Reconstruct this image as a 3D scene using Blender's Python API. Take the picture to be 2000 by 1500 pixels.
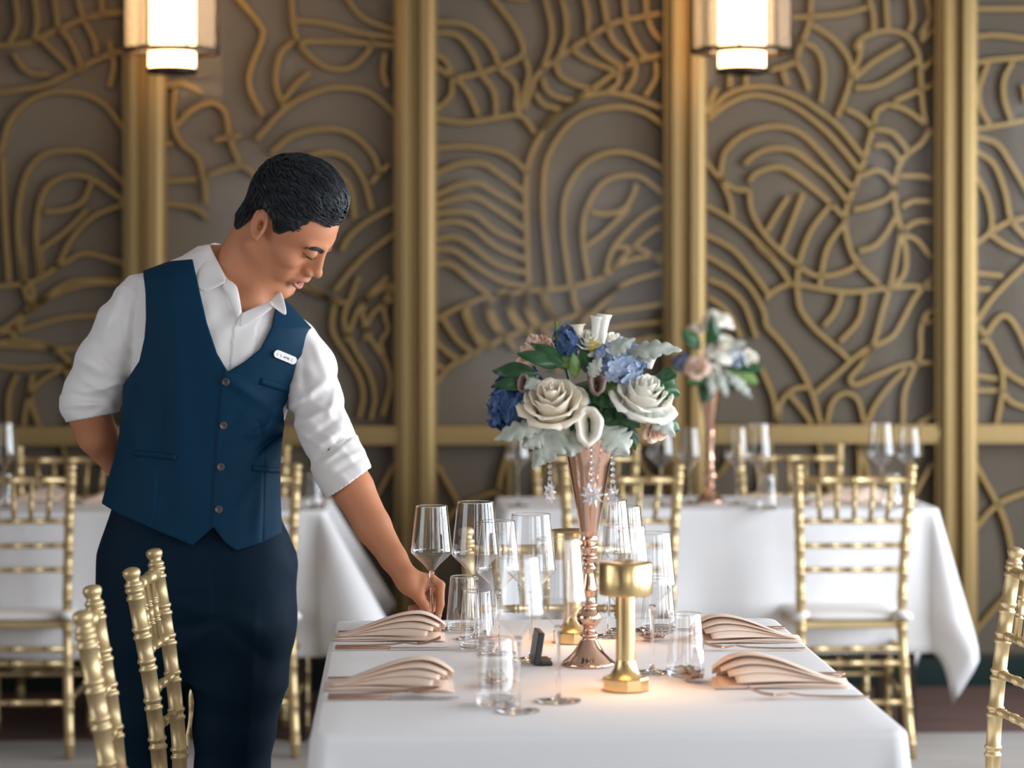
import bpy, bmesh, math, random
import numpy as np
from mathutils import Vector, Matrix
from mathutils.bvhtree import BVHTree

for _o in list(bpy.data.objects):
    bpy.data.objects.remove(_o, do_unlink=True)
SC = bpy.context.scene
COL = SC.collection

# ------------------------------------------------------------------ camera
LENS, SENSOR = 85.0, 36.0
FPX = 2000 * LENS / SENSOR          # focal length in pixels of the 2000 px frame
YAW = math.radians(2.7)             # camera turned slightly to the right of the room axis
CAMH = 1.43
FWD = np.array([math.sin(YAW), math.cos(YAW), 0.0])
RGT = np.array([math.cos(YAW), -math.sin(YAW), 0.0])
cam_data = bpy.data.cameras.new('camera')
cam = bpy.data.objects.new('camera', cam_data)
COL.objects.link(cam)
cam.location = (0, 0, CAMH)
cam.rotation_euler = (math.radians(90), 0, -YAW)
cam_data.lens = LENS
cam_data.sensor_width = SENSOR
cam_data.shift_y = -(750 - 586) / 2000.0
cam_data.clip_start = 0.05
cam_data.clip_end = 60
cam_data.dof.use_dof = True
cam_data.dof.focus_distance = 4.88
cam_data.dof.aperture_fstop = 2.6
SC.camera = cam

# ------------------------------------------------------------------ world, lights, exposure
SC.view_settings.view_transform = 'Standard'
SC.view_settings.look = 'None'
SC.view_settings.gamma = 1.0
SC.view_settings.use_curve_mapping = False
SC.view_settings.exposure = 0.03
SC.cycles.use_denoising = True
SC.cycles.max_bounces = 10
SC.cycles.transmission_bounces = 10
SC.cycles.transparent_max_bounces = 24
SC.cycles.sample_clamp_indirect = 6.0
world = bpy.data.worlds.new('daylight')
SC.world = world
world.use_nodes = True
world.node_tree.nodes['Background'].inputs[0].default_value = (0.80, 0.88, 1.0, 1)
world.node_tree.nodes['Background'].inputs[1].default_value = 1.0


def area_light(name, loc, direction, sx, sy, power, color):
    l = bpy.data.lights.new(name, 'AREA')
    l.shape = 'RECTANGLE'
    l.size, l.size_y = sx, sy
    l.energy = power
    l.color = color
    o = bpy.data.objects.new(name, l)
    COL.objects.link(o)
    o.location = loc
    o.rotation_euler = Vector(direction).to_track_quat('-Z', 'Y').to_euler()
    return o


ROOM_XL, ROOM_XR, ROOM_YB, ROOM_YF, ROOM_H = -3.6, 3.9, -5.5, 8.86, 3.2
# daylight entering the windows of the right wall (large) and of the left wall (weaker)
WIN_R = [(-2.3, -0.4), (0.0, 1.9), (2.35, 3.95), (4.15, 5.75), (5.95, 7.6)]
WIN_L = [(1.9, 4.3)]
WIN_B = [(-1.8, -1.1), (0.6, 2.8)]
WZ0, WZ1 = 0.35, 2.75
for _a, _b in WIN_R:
    area_light('window_daylight', (ROOM_XR + 0.12, (_a + _b) / 2, (WZ0 + WZ1) / 2), (-1, 0, -0.06), _b - _a, WZ1 - WZ0, 170 if _a > 5 else (112 if _a > 2 else 95), (0.86, 0.93, 1.0))
for _a, _b in WIN_L:
    area_light('window_daylight', (ROOM_XL - 0.12, (_a + _b) / 2, (WZ0 + WZ1) / 2), (1, 0, -0.06), _b - _a, WZ1 - WZ0, 34, (0.88, 0.94, 1.0))
for _a, _b in WIN_B:
    area_light('window_daylight', ((_a + _b) / 2, ROOM_YB - 0.12, (WZ0 + WZ1) / 2), (0, 1, -0.06), _b - _a, WZ1 - WZ0, 22 * (_b - _a), (0.95, 0.97, 1.0))


# ------------------------------------------------------------------ placing helpers
def ray(px, py):
    return FWD + RGT * ((px - 1000) / FPX) + np.array([0, 0, 1.0]) * ((586 - py) / FPX)


def at(px, py, d):
    return np.array([0, 0, CAMH]) + ray(px, py) * d


def on_z(px, py, z):
    r = ray(px, py)
    return np.array([0, 0, CAMH]) + r * ((z - CAMH) / r[2])


def on_y(px, py, y):
    r = ray(px, py)
    return np.array([0, 0, CAMH]) + r * (y / r[1])


def floor_at(px, d, z):
    """point at height z, distance d, in pixel column px"""
    p = at(px, 586, d)
    p[2] = z
    return p


# ------------------------------------------------------------------ materials
def mat(name, color=(0.8, 0.8, 0.8), rough=0.5, metal=0.0, **kw):
    m = bpy.data.materials.new(name)
    m.use_nodes = True
    b = m.node_tree.nodes['Principled BSDF']
    b.inputs['Base Color'].default_value = (*color, 1)
    b.inputs['Roughness'].default_value = rough
    b.inputs['Metallic'].default_value = metal
    for k, v in kw.items():
        k = k.replace('_', ' ')
        if k in b.inputs:
            b.inputs[k].default_value = v
    return m


def nodes(m):
    return m.node_tree.nodes, m.node_tree.links, m.node_tree.nodes['Principled BSDF']


def noise_color(m, c1, c2, scale=5.0, detail=3.0, stretch=(1, 1, 1), rough_var=None):
    n, l, b = nodes(m)
    tc = n.new('ShaderNodeTexCoord')
    mp = n.new('ShaderNodeMapping')
    mp.inputs['Scale'].default_value = stretch
    nz = n.new('ShaderNodeTexNoise')
    nz.inputs['Scale'].default_value = scale
    nz.inputs['Detail'].default_value = detail
    rp = n.new('ShaderNodeValToRGB')
    rp.color_ramp.elements[0].position = 0.3
    rp.color_ramp.elements[1].position = 0.7
    rp.color_ramp.elements[0].color = (*c1, 1)
    rp.color_ramp.elements[1].color = (*c2, 1)
    l.new(tc.outputs['Object'], mp.inputs[0])
    l.new(mp.outputs[0], nz.inputs['Vector'])
    l.new(nz.outputs['Fac'], rp.inputs[0])
    l.new(rp.outputs[0], b.inputs['Base Color'])
    return nz


def bump(m, scale=400.0, strength=0.15, dist=0.001, stretch=(1, 1, 1), kind='noise'):
    n, l, b = nodes(m)
    tc = n.new('ShaderNodeTexCoord')
    mp = n.new('ShaderNodeMapping')
    mp.inputs['Scale'].default_value = stretch
    if kind == 'noise':
        t = n.new('ShaderNodeTexNoise')
        t.inputs['Detail'].default_value = 2
    else:
        t = n.new('ShaderNodeTexVoronoi')
    t.inputs['Scale'].default_value = scale
    bp = n.new('ShaderNodeBump')
    bp.inputs['Strength'].default_value = strength
    bp.inputs['Distance'].default_value = dist
    l.new(tc.outputs['Object'], mp.inputs[0])
    l.new(mp.outputs[0], t.inputs['Vector'])
    l.new(t.outputs[0], bp.inputs['Height'])
    l.new(bp.outputs[0], b.inputs['Normal'])


def thin_glass(name, tint=(1, 1, 1), refl=1.0, rough=0.0, ior=1.5):
    """one-sheet glass: clear with Fresnel reflection"""
    m = bpy.data.materials.new(name)
    m.use_nodes = True
    n, l = m.node_tree.nodes, m.node_tree.links
    n.clear()
    out = n.new('ShaderNodeOutputMaterial')
    tr = n.new('ShaderNodeBsdfTransparent')
    tr.inputs[0].default_value = (*tint, 1)
    gl = n.new('ShaderNodeBsdfGlossy')
    gl.inputs['Roughness'].default_value = rough
    gl.inputs['Color'].default_value = (1, 1, 1, 1)
    fr = n.new('ShaderNodeFresnel')
    fr.inputs['IOR'].default_value = ior
    mu = n.new('ShaderNodeMath')
    mu.operation = 'MULTIPLY'
    mu.use_clamp = True
    mu.inputs[1].default_value = refl
    # the sheet reflects alike from both of its sides
    ge = n.new('ShaderNodeNewGeometry')
    io = n.new('ShaderNodeMix')
    io.inputs['A'].default_value = ior
    io.inputs['B'].default_value = 1.0 / ior
    l.new(ge.outputs['Backfacing'], io.inputs['Factor'])
    l.new(io.outputs['Result'], fr.inputs['IOR'])
    mx = n.new('ShaderNodeMixShader')
    l.new(fr.outputs[0], mu.inputs[0])
    l.new(mu.outputs[0], mx.inputs[0])
    l.new(tr.outputs[0], mx.inputs[1])
    l.new(gl.outputs[0], mx.inputs[2])
    l.new(mx.outputs[0], out.inputs[0])
    return m


def frosted(m, amount, color):
    """adds a milky share to a glass"""
    n, l = m.node_tree.nodes, m.node_tree.links
    out = n['Material Output']
    src = out.inputs[0].links[0].from_socket
    df = n.new('ShaderNodeBsdfDiffuse')
    df.inputs[0].default_value = (*color, 1)
    tl = n.new('ShaderNodeBsdfTranslucent')
    tl.inputs[0].default_value = (*color, 1)
    m1 = n.new('ShaderNodeMixShader')
    m2 = n.new('ShaderNodeMixShader')
    m2.inputs[0].default_value = amount
    l.new(df.outputs[0], m1.inputs[1])
    l.new(tl.outputs[0], m1.inputs[2])
    l.new(src, m2.inputs[1])
    l.new(m1.outputs[0], m2.inputs[2])
    l.new(m2.outputs[0], out.inputs[0])


def emit(name, color, strength, base=(0.8, 0.8, 0.8)):
    m = mat(name, base, 0.6)
    b = m.node_tree.nodes['Principled BSDF']
    b.inputs['Emission Color'].default_value = (*color, 1)
    b.inputs['Emission Strength'].default_value = strength
    return m


M = {}
M['wall'] = mat('wall_paint', (0.13, 0.10, 0.075), 0.8)
M['ceiling'] = mat('ceiling_paint', (0.40, 0.36, 0.32), 0.9)
M['backing'] = mat('panel_fabric', (0.17, 0.135, 0.10), 0.7)
noise_color(M['backing'], (0.096, 0.074, 0.050), (0.113, 0.088, 0.061), 3.0)
M['lattice'] = mat('antique_gold_lattice', (0.30, 0.20, 0.08), 0.42, 0.75)
M['pilaster'] = mat('brushed_brass', (0.29, 0.20, 0.085), 0.42, 0.8)
bump(M['pilaster'], 60, 0.2, 0.001, (30, 30, 0.4))
M['pane'] = thin_glass('panel_glass', (1, 1, 1), 1.0, 0.07, 1.22)
M['marble'] = mat('dark_green_marble', (0.006, 0.02, 0.018), 0.25)
M['carpet'] = mat('pale_carpet', (0.36, 0.33, 0.31), 0.95)
noise_color(M['carpet'], (0.33, 0.30, 0.28), (0.42, 0.39, 0.365), 2.5, 6, (1, 6, 1))
bump(M['carpet'], 250, 0.5, 0.004)
M['carpet_border'] = mat('brown_carpet_border', (0.10, 0.055, 0.045), 0.95)
noise_color(M['carpet_border'], (0.075, 0.042, 0.036), (0.145, 0.075, 0.06), 3, 5, (1, 8, 1))
M['linen'] = mat('white_linen', (0.78, 0.77, 0.785), 0.85, Sheen_Weight=0.1)
bump(M['linen'], 900, 0.12, 0.0006)
M['napkin'] = mat('peach_napkin', (0.80, 0.62, 0.50), 0.8, Sheen_Weight=0.15)
bump(M['napkin'], 1200, 0.12, 0.0005)
M['gold'] = mat('chair_gold', (0.62, 0.47, 0.25), 0.42, 0.75)
noise_color(M['gold'], (0.56, 0.42, 0.215), (0.66, 0.50, 0.275), 9, 3, (1, 1, 0.3))
M['cushion'] = mat('chair_cushion', (0.78, 0.75, 0.73), 0.85)
M['brass'] = mat('satin_brass', (0.80, 0.58, 0.29), 0.26, 1.0)
bump(M['brass'], 40, 0.12, 0.0006, (25, 25, 0.5))
M['copper'] = mat('rose_gold', (0.86, 0.56, 0.42), 0.10, 1.0)
M['cutlery'] = mat('rose_gold_cutlery', (0.62, 0.40, 0.30), 0.14, 1.0)
M['steel'] = mat('polished_steel', (0.75, 0.75, 0.76), 0.12, 1.0)
M['bowl'] = thin_glass('bowl_glass', (0.985, 0.988, 0.99), 2.2, 0.0, 1.5)
M['crystal'] = mat('solid_crystal', (1, 1, 1), 0.0, 0.0, Transmission_Weight=1.0, IOR=1.5)
M['black_plastic'] = mat('dark_slate', (0.022, 0.028, 0.035), 0.35)
M['bronze'] = mat('dark_bronze', (0.035, 0.022, 0.015), 0.4, 0.6)
M['shade'] = emit('lamp_shade', (1.0, 0.60, 0.27), 8.0)
M['shade_inner'] = emit('lamp_core', (1.0, 0.88, 0.72), 7.0)
M['led'] = emit('lamp_led', (1.0, 0.52, 0.20), 34.0)


# ------------------------------------------------------------------ object helpers
def link(name, me, m=None, parent=None):
    o = bpy.data.objects.new(name, me)
    COL.objects.link(o)
    if m is not None and me is not None:
        for k in (m if isinstance(m, (list, tuple)) else [m]):
            me.materials.append(k)
    if parent is not None:
        o.parent = parent
    return o


def tag(o, label, cat, group=None, kind=None):
    o['label'] = label
    o['category'] = cat
    if group:
        o['group'] = group
    if kind:
        o['kind'] = kind
    return o


def thing(name, label, cat, loc=(0, 0, 0), rotz=0.0, group=None):
    o = bpy.data.objects.new(name, None)
    COL.objects.link(o)
    o.location = loc
    o.rotation_euler = (0, 0, rotz)
    o.empty_display_size = 0.05
    return tag(o, label, cat, group)


def copy_thing(root, loc, rotz, label, group=None, scale=None):
    def rec(o, parent):
        c = o.copy()
        COL.objects.link(c)
        if parent is not None:
            c.parent = parent
        for ch in [k for k in o.children]:
            rec(ch, c)
        return c
    c = rec(root, None)
    c.location = loc
    c.rotation_euler = (0, 0, rotz)
    c['label'] = label
    if group:
        c['group'] = group
    if scale:
        c.scale = scale
    return c


class MB:
    """collects shapes of ONE mesh"""

    def __init__(self):
        self.v, self.f, self.sm = [], [], []

    def add(self, verts, faces, smooth=True):
        k = len(self.v)
        self.v.extend([tuple(map(float, p)) for p in verts])
        for fc in faces:
            self.f.append(tuple(i + k for i in fc))
            self.sm.append(smooth)
        return self

    def box(self, lo, hi, rot=None, org=(0, 0, 0)):
        x0, y0, z0 = lo
        x1, y1, z1 = hi
        vs = [Vector(p) for p in ((x0, y0, z0), (x1, y0, z0), (x1, y1, z0), (x0, y1, z0), (x0, y0, z1), (x1, y0, z1), (x1, y1, z1), (x0, y1, z1))]
        if rot is not None:
            vs = [rot @ p for p in vs]
        vs = [p + Vector(org) for p in vs]
        return self.add(vs, [(0, 3, 2, 1), (4, 5, 6, 7), (0, 1, 5, 4), (1, 2, 6, 5), (2, 3, 7, 6), (3, 0, 4, 7)], False)

    def tube(self, path, radii, n=10, caps=True, smooth=True):
        path = [Vector(map(float, p)) for p in path]
        if not hasattr(radii, '__len__'):
            radii = [radii] * len(path)
        rings, faces, vs = [], [], []
        up = None
        for i, p in enumerate(path):
            a = path[max(i - 1, 0)]
            b = path[min(i + 1, len(path) - 1)]
            t = (b - a)
            t = t.normalized() if t.length > 1e-9 else Vector((0, 0, 1))
            if up is None:
                up = Vector((1, 0, 0)) if abs(t.x) < 0.9 else Vector((0, 1, 0))
            u = (up - t * up.dot(t))
            u = u.normalized() if u.length > 1e-6 else t.orthogonal().normalized()
            w = t.cross(u)
            up = u
            for k in range(n):
                an = 2 * math.pi * k / n
                vs.append(p + (u * math.cos(an) + w * math.sin(an)) * radii[i])
        for i in range(len(path) - 1):
            for k in range(n):
                faces.append((i * n + k, i * n + (k + 1) % n, (i + 1) * n + (k + 1) % n, (i + 1) * n + k))
        if caps:
            faces.append(tuple(range(n - 1, -1, -1)))
            faces.append(tuple(range((len(path) - 1) * n, len(path) * n)))
        return self.add(vs, faces, smooth)

    def lathe(self, prof, n=32, org=(0, 0, 0), smooth=True, a0=0.0):
        """prof: list of (r, z)"""
        vs, faces = [], []
        ids = []
        for r, z in prof:
            if r < 1e-6:
                ids.append([len(vs)] * n)
                vs.append((org[0], org[1], org[2] + z))
            else:
                ids.append(list(range(len(vs), len(vs) + n)))
                for k in range(n):
                    an = a0 + 2 * math.pi * k / n
                    vs.append((org[0] + r * math.cos(an), org[1] + r * math.sin(an), org[2] + z))
        for i in range(len(prof) - 1):
            A, B = ids[i], ids[i + 1]
            for k in range(n):
                q = [A[k], A[(k + 1) % n], B[(k + 1) % n], B[k]]
                u = []
                for t in q:
                    if t not in u:
                        u.append(t)
                if len(u) >= 3:
                    faces.append(tuple(u))
        return self.add(vs, faces, smooth)

    def grid(self, P, closed_u=False, smooth=True):
        """P[i][j] -> point"""
        ni, nj = len(P), len(P[0])
        vs = [P[i][j] for i in range(ni) for j in range(nj)]
        faces = []
        for i in range(ni - 1):
            for j in range(nj - 1 + (1 if closed_u else 0)):
                j2 = (j + 1) % nj
                faces.append((i * nj + j, i * nj + j2, (i + 1) * nj + j2, (i + 1) * nj + j))
        return self.add(vs, faces, smooth)

    def mesh(self, name):
        me = bpy.data.meshes.new(name)
        me.from_pydata(self.v, [], self.f)
        me.polygons.foreach_set('use_smooth', self.sm)
        me.update()
        return me

    def build(self, name, m, parent=None):
        return link(name, self.mesh(name), m, parent)


def solidify(o, t, offset=0.0):
    md = o.modifiers.new('thickness', 'SOLIDIFY')
    md.thickness = t
    md.offset = offset
    return o


def subsurf(o, lv=1):
    md = o.modifiers.new('smooth', 'SUBSURF')
    md.levels = lv
    md.render_levels = lv
    return o


def bevel(o, w, seg=2):
    md = o.modifiers.new('bevel', 'BEVEL')
    md.width = w
    md.segments = seg
    md.limit_method = 'ANGLE'
    return o


def spline(pts, n=8):
    """Catmull-Rom through pts (any dimension)"""
    P = [np.array(p, float) for p in pts]
    if len(P) == 2:
        return [P[0] + (P[1] - P[0]) * t for t in np.linspace(0, 1, n + 1)]
    P = [2 * P[0] - P[1]] + P + [2 * P[-1] - P[-2]]
    out = []
    for i in range(1, len(P) - 2):
        for k in range(n):
            t = k / n
            a, b, c, d = P[i - 1], P[i], P[i + 1], P[i + 2]
            out.append(0.5 * (2 * b + (c - a) * t + (2 * a - 5 * b + 4 * c - d) * t * t + (3 * b - a - 3 * c + d) * t ** 3))
    out.append(P[-2])
    return out


def basis(nrm, spin=0.0):
    n = Vector(nrm).normalized()
    u = n.orthogonal().normalized()
    R = Matrix.Rotation(spin, 3, n)
    u = R @ u
    w = n.cross(u)
    return Matrix((u, w, n)).transposed()
# ------------------------------------------------------------------ the room
def struct(o, label=None):
    o['kind'] = 'structure'
    return o


WT = 0.12
WALLY = ROOM_YF + 0.14             # face of the wall behind the panels
mb = MB()
mb.box((ROOM_XL, ROOM_YB, -0.1), (ROOM_XR, 7.91, 0.0))
struct(mb.build('floor', M['carpet']))
struct(MB().box((ROOM_XL, 7.91, -0.1), (ROOM_XR, WALLY, 0.0)).build('floor_border', M['carpet_border']))
struct(MB().box((ROOM_XL - WT, ROOM_YB - WT, ROOM_H), (ROOM_XR + WT, WALLY + WT, ROOM_H + 0.1)).build('ceiling', M['ceiling']))
struct(MB().box((ROOM_XL - WT, WALLY, 0), (ROOM_XR + WT, WALLY + WT, ROOM_H)).build('wall_front', M['wall']))


def side_wall(name, x0, x1, spans, y0, y1):
    m_ = MB()
    ys = [y0]
    for a, b in sorted(spans):
        m_.box((x0, ys[-1], 0), (x1, a, ROOM_H))
        m_.box((x0, a, 0), (x1, b, WZ0))
        m_.box((x0, a, WZ1), (x1, b, ROOM_H))
        ys.append(b)
    m_.box((x0, ys[-1], 0), (x1, y1, ROOM_H))
    return struct(m_.build(name, M['wall']))


side_wall('wall_right', ROOM_XR, ROOM_XR + WT, WIN_R, ROOM_YB - WT, WALLY)
side_wall('wall_left', ROOM_XL - WT, ROOM_XL, WIN_L, ROOM_YB - WT, WALLY)
m_ = MB()
_xs = ROOM_XL
for _a, _b in sorted(WIN_B):
    m_.box((_xs, ROOM_YB - WT, 0), (_a, ROOM_YB, ROOM_H))
    m_.box((_a, ROOM_YB - WT, 0), (_b, ROOM_YB, WZ0))
    m_.box((_a, ROOM_YB - WT, WZ1), (_b, ROOM_YB, ROOM_H))
    _xs = _b
m_.box((_xs, ROOM_YB - WT, 0), (ROOM_XR, ROOM_YB, ROOM_H))
struct(m_.build('wall_back', M['wall']))


def window_frame(idx, org, ax, w):
    """frame and mullions standing in an opening; ax = unit vector along the wall"""
    m_ = MB()
    ax = Vector(ax)
    nx = Vector((-ax.y, ax.x, 0))

    def bar(u0, u1, z0, z1):
        a = Vector(org) + ax * u0
        b = Vector(org) + ax * u1
        vs = []
        for z in (z0, z1):
            for p in (a - nx * 0.03, b - nx * 0.03, b + nx * 0.03, a + nx * 0.03):
                vs.append((p.x, p.y, z))
        m_.add(vs, [(0, 3, 2, 1), (4, 5, 6, 7), (0, 1, 5, 4), (1, 2, 6, 5), (2, 3, 7, 6), (3, 0, 4, 7)], False)
    t = 0.05
    bar(0, w, WZ0, WZ0 + t)
    bar(0, w, WZ1 - t, WZ1)
    bar(0, t, WZ0 + t, WZ1 - t)
    bar(w - t, w, WZ0 + t, WZ1 - t)
    for q in (1 / 3.0, 2 / 3.0):
        bar(w * q - 0.018, w * q + 0.018, WZ0 + t, WZ1 - t)
    bar(t, w - t, 2.15, 2.18)
    return struct(m_.build('window_%d' % idx, M['bronze']))


_k = 1
for _a, _b in WIN_R:
    window_frame(_k, (ROOM_XR + 0.06, _a, 0), (0, 1, 0), _b - _a)
    _k += 1
for _a, _b in WIN_L:
    window_frame(_k, (ROOM_XL - 0.06, _a, 0), (0, 1, 0), _b - _a)
    _k += 1
for _a, _b in WIN_B:
    window_frame(_k, (_a, ROOM_YB - 0.06, 0), (1, 0, 0), _b - _a)
    _k += 1

# --- baseboard of dark marble
struct(MB().box((ROOM_XL, ROOM_YF - 0.0, 0), (ROOM_XR, WALLY, 0.105)).build('baseboard_front', M['marble']))

# --- fluted brass pilasters
PIL = [-252, 280, 812, 1341, 1873, 2405]
PW = [on_y(p, 586, ROOM_YF)[0] for p in PIL]
for _i, _x in enumerate(PW):
    m_ = MB()
    prof = [(-0.066, 0.0), (-0.066, -0.030), (-0.052, -0.034), (-0.050, -0.052), (-0.020, -0.052), (-0.016, -0.006), (0.014, -0.006), (0.018, -0.052),
            (0.048, -0.052), (0.050, -0.034), (0.066, -0.030), (0.066, 0.0)]
    P = [[(_x + a, ROOM_YF + 0.05 + b, z) for a, b in prof] for z in (0.105, ROOM_H)]
    m_.grid(P, smooth=False)
    m_.add([(_x - 0.066, ROOM_YF + 0.05, 0.105), (_x + 0.066, ROOM_YF + 0.05, 0.105), (_x + 0.066, WALLY, 0.105), (_x - 0.066, WALLY, 0.105),
            (_x - 0.066, ROOM_YF + 0.05, ROOM_H), (_x + 0.066, ROOM_YF + 0.05, ROOM_H), (_x + 0.066, WALLY, ROOM_H), (_x - 0.066, WALLY, ROOM_H)],
           [(0, 4, 7, 3), (1, 2, 6, 5)], False)
    struct(m_.build('trim_%d' % (_i + 1), M['pilaster']))

# --- panels: fabric backing, lattice of gilded strips, glass in front, rail and lower field
LATY = ROOM_YF + 0.085             # front of the lattice strips


def px_line(pts, ox, oy, sc):
    return [(ox + x / sc, oy + y / sc) for x, y in pts]


T4 = [[(75, 390), (130, 330), (210, 298), (300, 300), (390, 335), (450, 375), (520, 430), (610, 540)],
      [(75, 410), (140, 355), (220, 325), (300, 335), (380, 370), (470, 440), (540, 515), (600, 590)],
      [(130, 520), (180, 470), (250, 438), (330, 432), (400, 460), (470, 530), (530, 600), (580, 650)],
      [(200, 560), (240, 525), (300, 505), (370, 515), (430, 560), (490, 610), (555, 690)],
      [(215, 620), (240, 590), (300, 570), (350, 580), (420, 630), (490, 690), (545, 745)],
      [(215, 640), (225, 720), (270, 800), (340, 870), (420, 930), (480, 940), (540, 925), (590, 900)],
      [(350, 670), (310, 730), (275, 790)], [(400, 660), (360, 760), (325, 850)], [(500, 690), (430, 780), (390, 880), (378, 960)],
      [(540, 760), (480, 850), (455, 980)], [(640, 420), (620, 500), (590, 600), (550, 700), (545, 790), (580, 890), (660, 970)],
      [(545, 370), (600, 400), (640, 440)], [(690, 355), (750, 375), (810, 420), (865, 500)], [(640, 430), (650, 380), (690, 355)],
      [(640, 440), (700, 450), (740, 490), (760, 520)], [(640, 495), (690, 500), (730, 545)],
      [(825, 450), (800, 490), (740, 540), (715, 610), (715, 700), (735, 790), (750, 860), (745, 930), (715, 970)],
      [(600, 600), (650, 580), (690, 600), (715, 640)], [(715, 640), (690, 675), (630, 700), (570, 715)], [(715, 740), (680, 800), (640, 840), (590, 855)],
      [(735, 780), (720, 860), (700, 960), (670, 1060), (640, 1170), (600, 1230)], [(745, 800), (790, 820), (830, 870), (868, 880)],
      [(730, 600), (800, 600), (868, 615)], [(735, 705), (780, 685), (868, 690)], [(745, 780), (790, 755), (868, 755)],
      [(270, 1020), (310, 985), (370, 968), (470, 985), (560, 995), (660, 985), (760, 975), (868, 985)],
      [(240, 830), (310, 900), (360, 970)], [(70, 700), (150, 745), (230, 810), (300, 880)], [(70, 800), (160, 850), (230, 930), (280, 1000)],
      [(70, 870), (150, 920), (220, 980), (265, 1060), (275, 1110), (320, 1160), (380, 1240), (430, 1340), (460, 1445)],
      [(378, 970), (390, 1050), (440, 1120), (520, 1190), (560, 1230)], [(530, 1000), (510, 1060), (470, 1110)], [(610, 1000), (590, 1090), (525, 1165)],
      [(440, 1340), (520, 1270), (600, 1200), (700, 1150), (740, 1090), (790, 1000), (868, 920)],
      [(868, 1045), (820, 1070), (800, 1130), (800, 1200), (780, 1250)], [(868, 1105), (830, 1095), (805, 1100)],
      [(868, 1240), (800, 1235), (720, 1250), (650, 1280), (580, 1310), (560, 1290), (600, 1240), (640, 1180)],
      [(780, 1250), (745, 1340), (740, 1445)], [(860, 1250), (862, 1340), (840, 1410), (790, 1445)], [(750, 1260), (690, 1320), (640, 1390), (620, 1445)],
      [(480, 1445), (500, 1370), (540, 1340), (585, 1360), (610, 1445)], [(310, 1445), (325, 1370), (370, 1325), (420, 1320)],
      [(255, 1250), (300, 1360), (310, 1445)], [(350, 1340), (400, 1400), (430, 1445)],
      [(430, -40), (420, 80), (390, 160), (370, 210), (290, 240)], [(355, 60), (450, 55), (540, 45), (620, 25)],
      [(430, 85), (500, 130), (550, 190), (565, 250), (540, 340), (515, 400)], [(390, 140), (440, 165), (465, 210), (470, 280), (460, 350)],
      [(370, 200), (400, 250), (420, 310)], [(330, 240), (345, 290)], [(580, 170), (600, 130), (680, 105), (750, 120), (790, 180), (800, 260), (805, 350), (820, 440)],
      [(600, 135), (590, 200), (565, 270)], [(680, -40), (685, 50), (690, 100)], [(620, -40), (640, 60), (640, 105)], [(760, -40), (775, 60), (760, 110)],
      [(810, -40), (830, 50), (800, 120)], [(868, 70), (800, 140)], [(868, 175), (800, 240)], [(868, 275), (790, 310), (710, 345)],
      [(575, 300), (650, 290), (730, 245), (790, 205)], [(570, 270), (640, 210), (740, 150)], [(205, 230), (205, 290)], [(150, 230), (150, 300)], [(105, 300), (70, 380)],
      [(130, 520), (120, 600), (150, 680), (160, 740)], [(62, 540), (100, 590), (160, 640), (215, 650)], [(75, 950), (140, 980), (200, 1040), (240, 1150)],
      [(75, 1010), (140, 1060), (190, 1150)]]
T5 = [[(990, 30), (1180, 30)], [(990, 125), (1060, 120), (1180, 135)], [(990, 215), (1040, 205), (1180, 195)], [(1030, 215), (1000, 300), (1005, 370), (1040, 430)],
      [(1115, 210), (1085, 270), (1085, 340), (1110, 410)], [(990, 440), (1080, 425), (1180, 405)], [(990, 465), (1060, 490), (1110, 560), (1180, 680)],
      [(990, 515), (1050, 560), (1090, 660), (1110, 750), (1180, 830)], [(990, 600), (1030, 680), (1040, 780), (990, 830)], [(1040, 790), (1090, 760), (1180, 735)],
      [(1040, 800), (1100, 840), (1180, 870)], [(990, 930), (1080, 940)], [(990, 985), (1040, 985)], [(990, 1100), (1050, 1010), (1180, 880)],
      [(1010, 1170), (1050, 1100), (1090, 1075), (1130, 1120), (1180, 1230)], [(1000, 1110), (1070, 1240), (1080, 1320), (1060, 1445)], [(990, 1280), (1060, 1290)],
      [(990, 1330), (1060, 1330)], [(1080, 1250), (1110, 1280), (1180, 1320)], [(1080, 1330), (1110, 1370), (1180, 1395)], [(1151, 290), (1160, 350)]]
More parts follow.
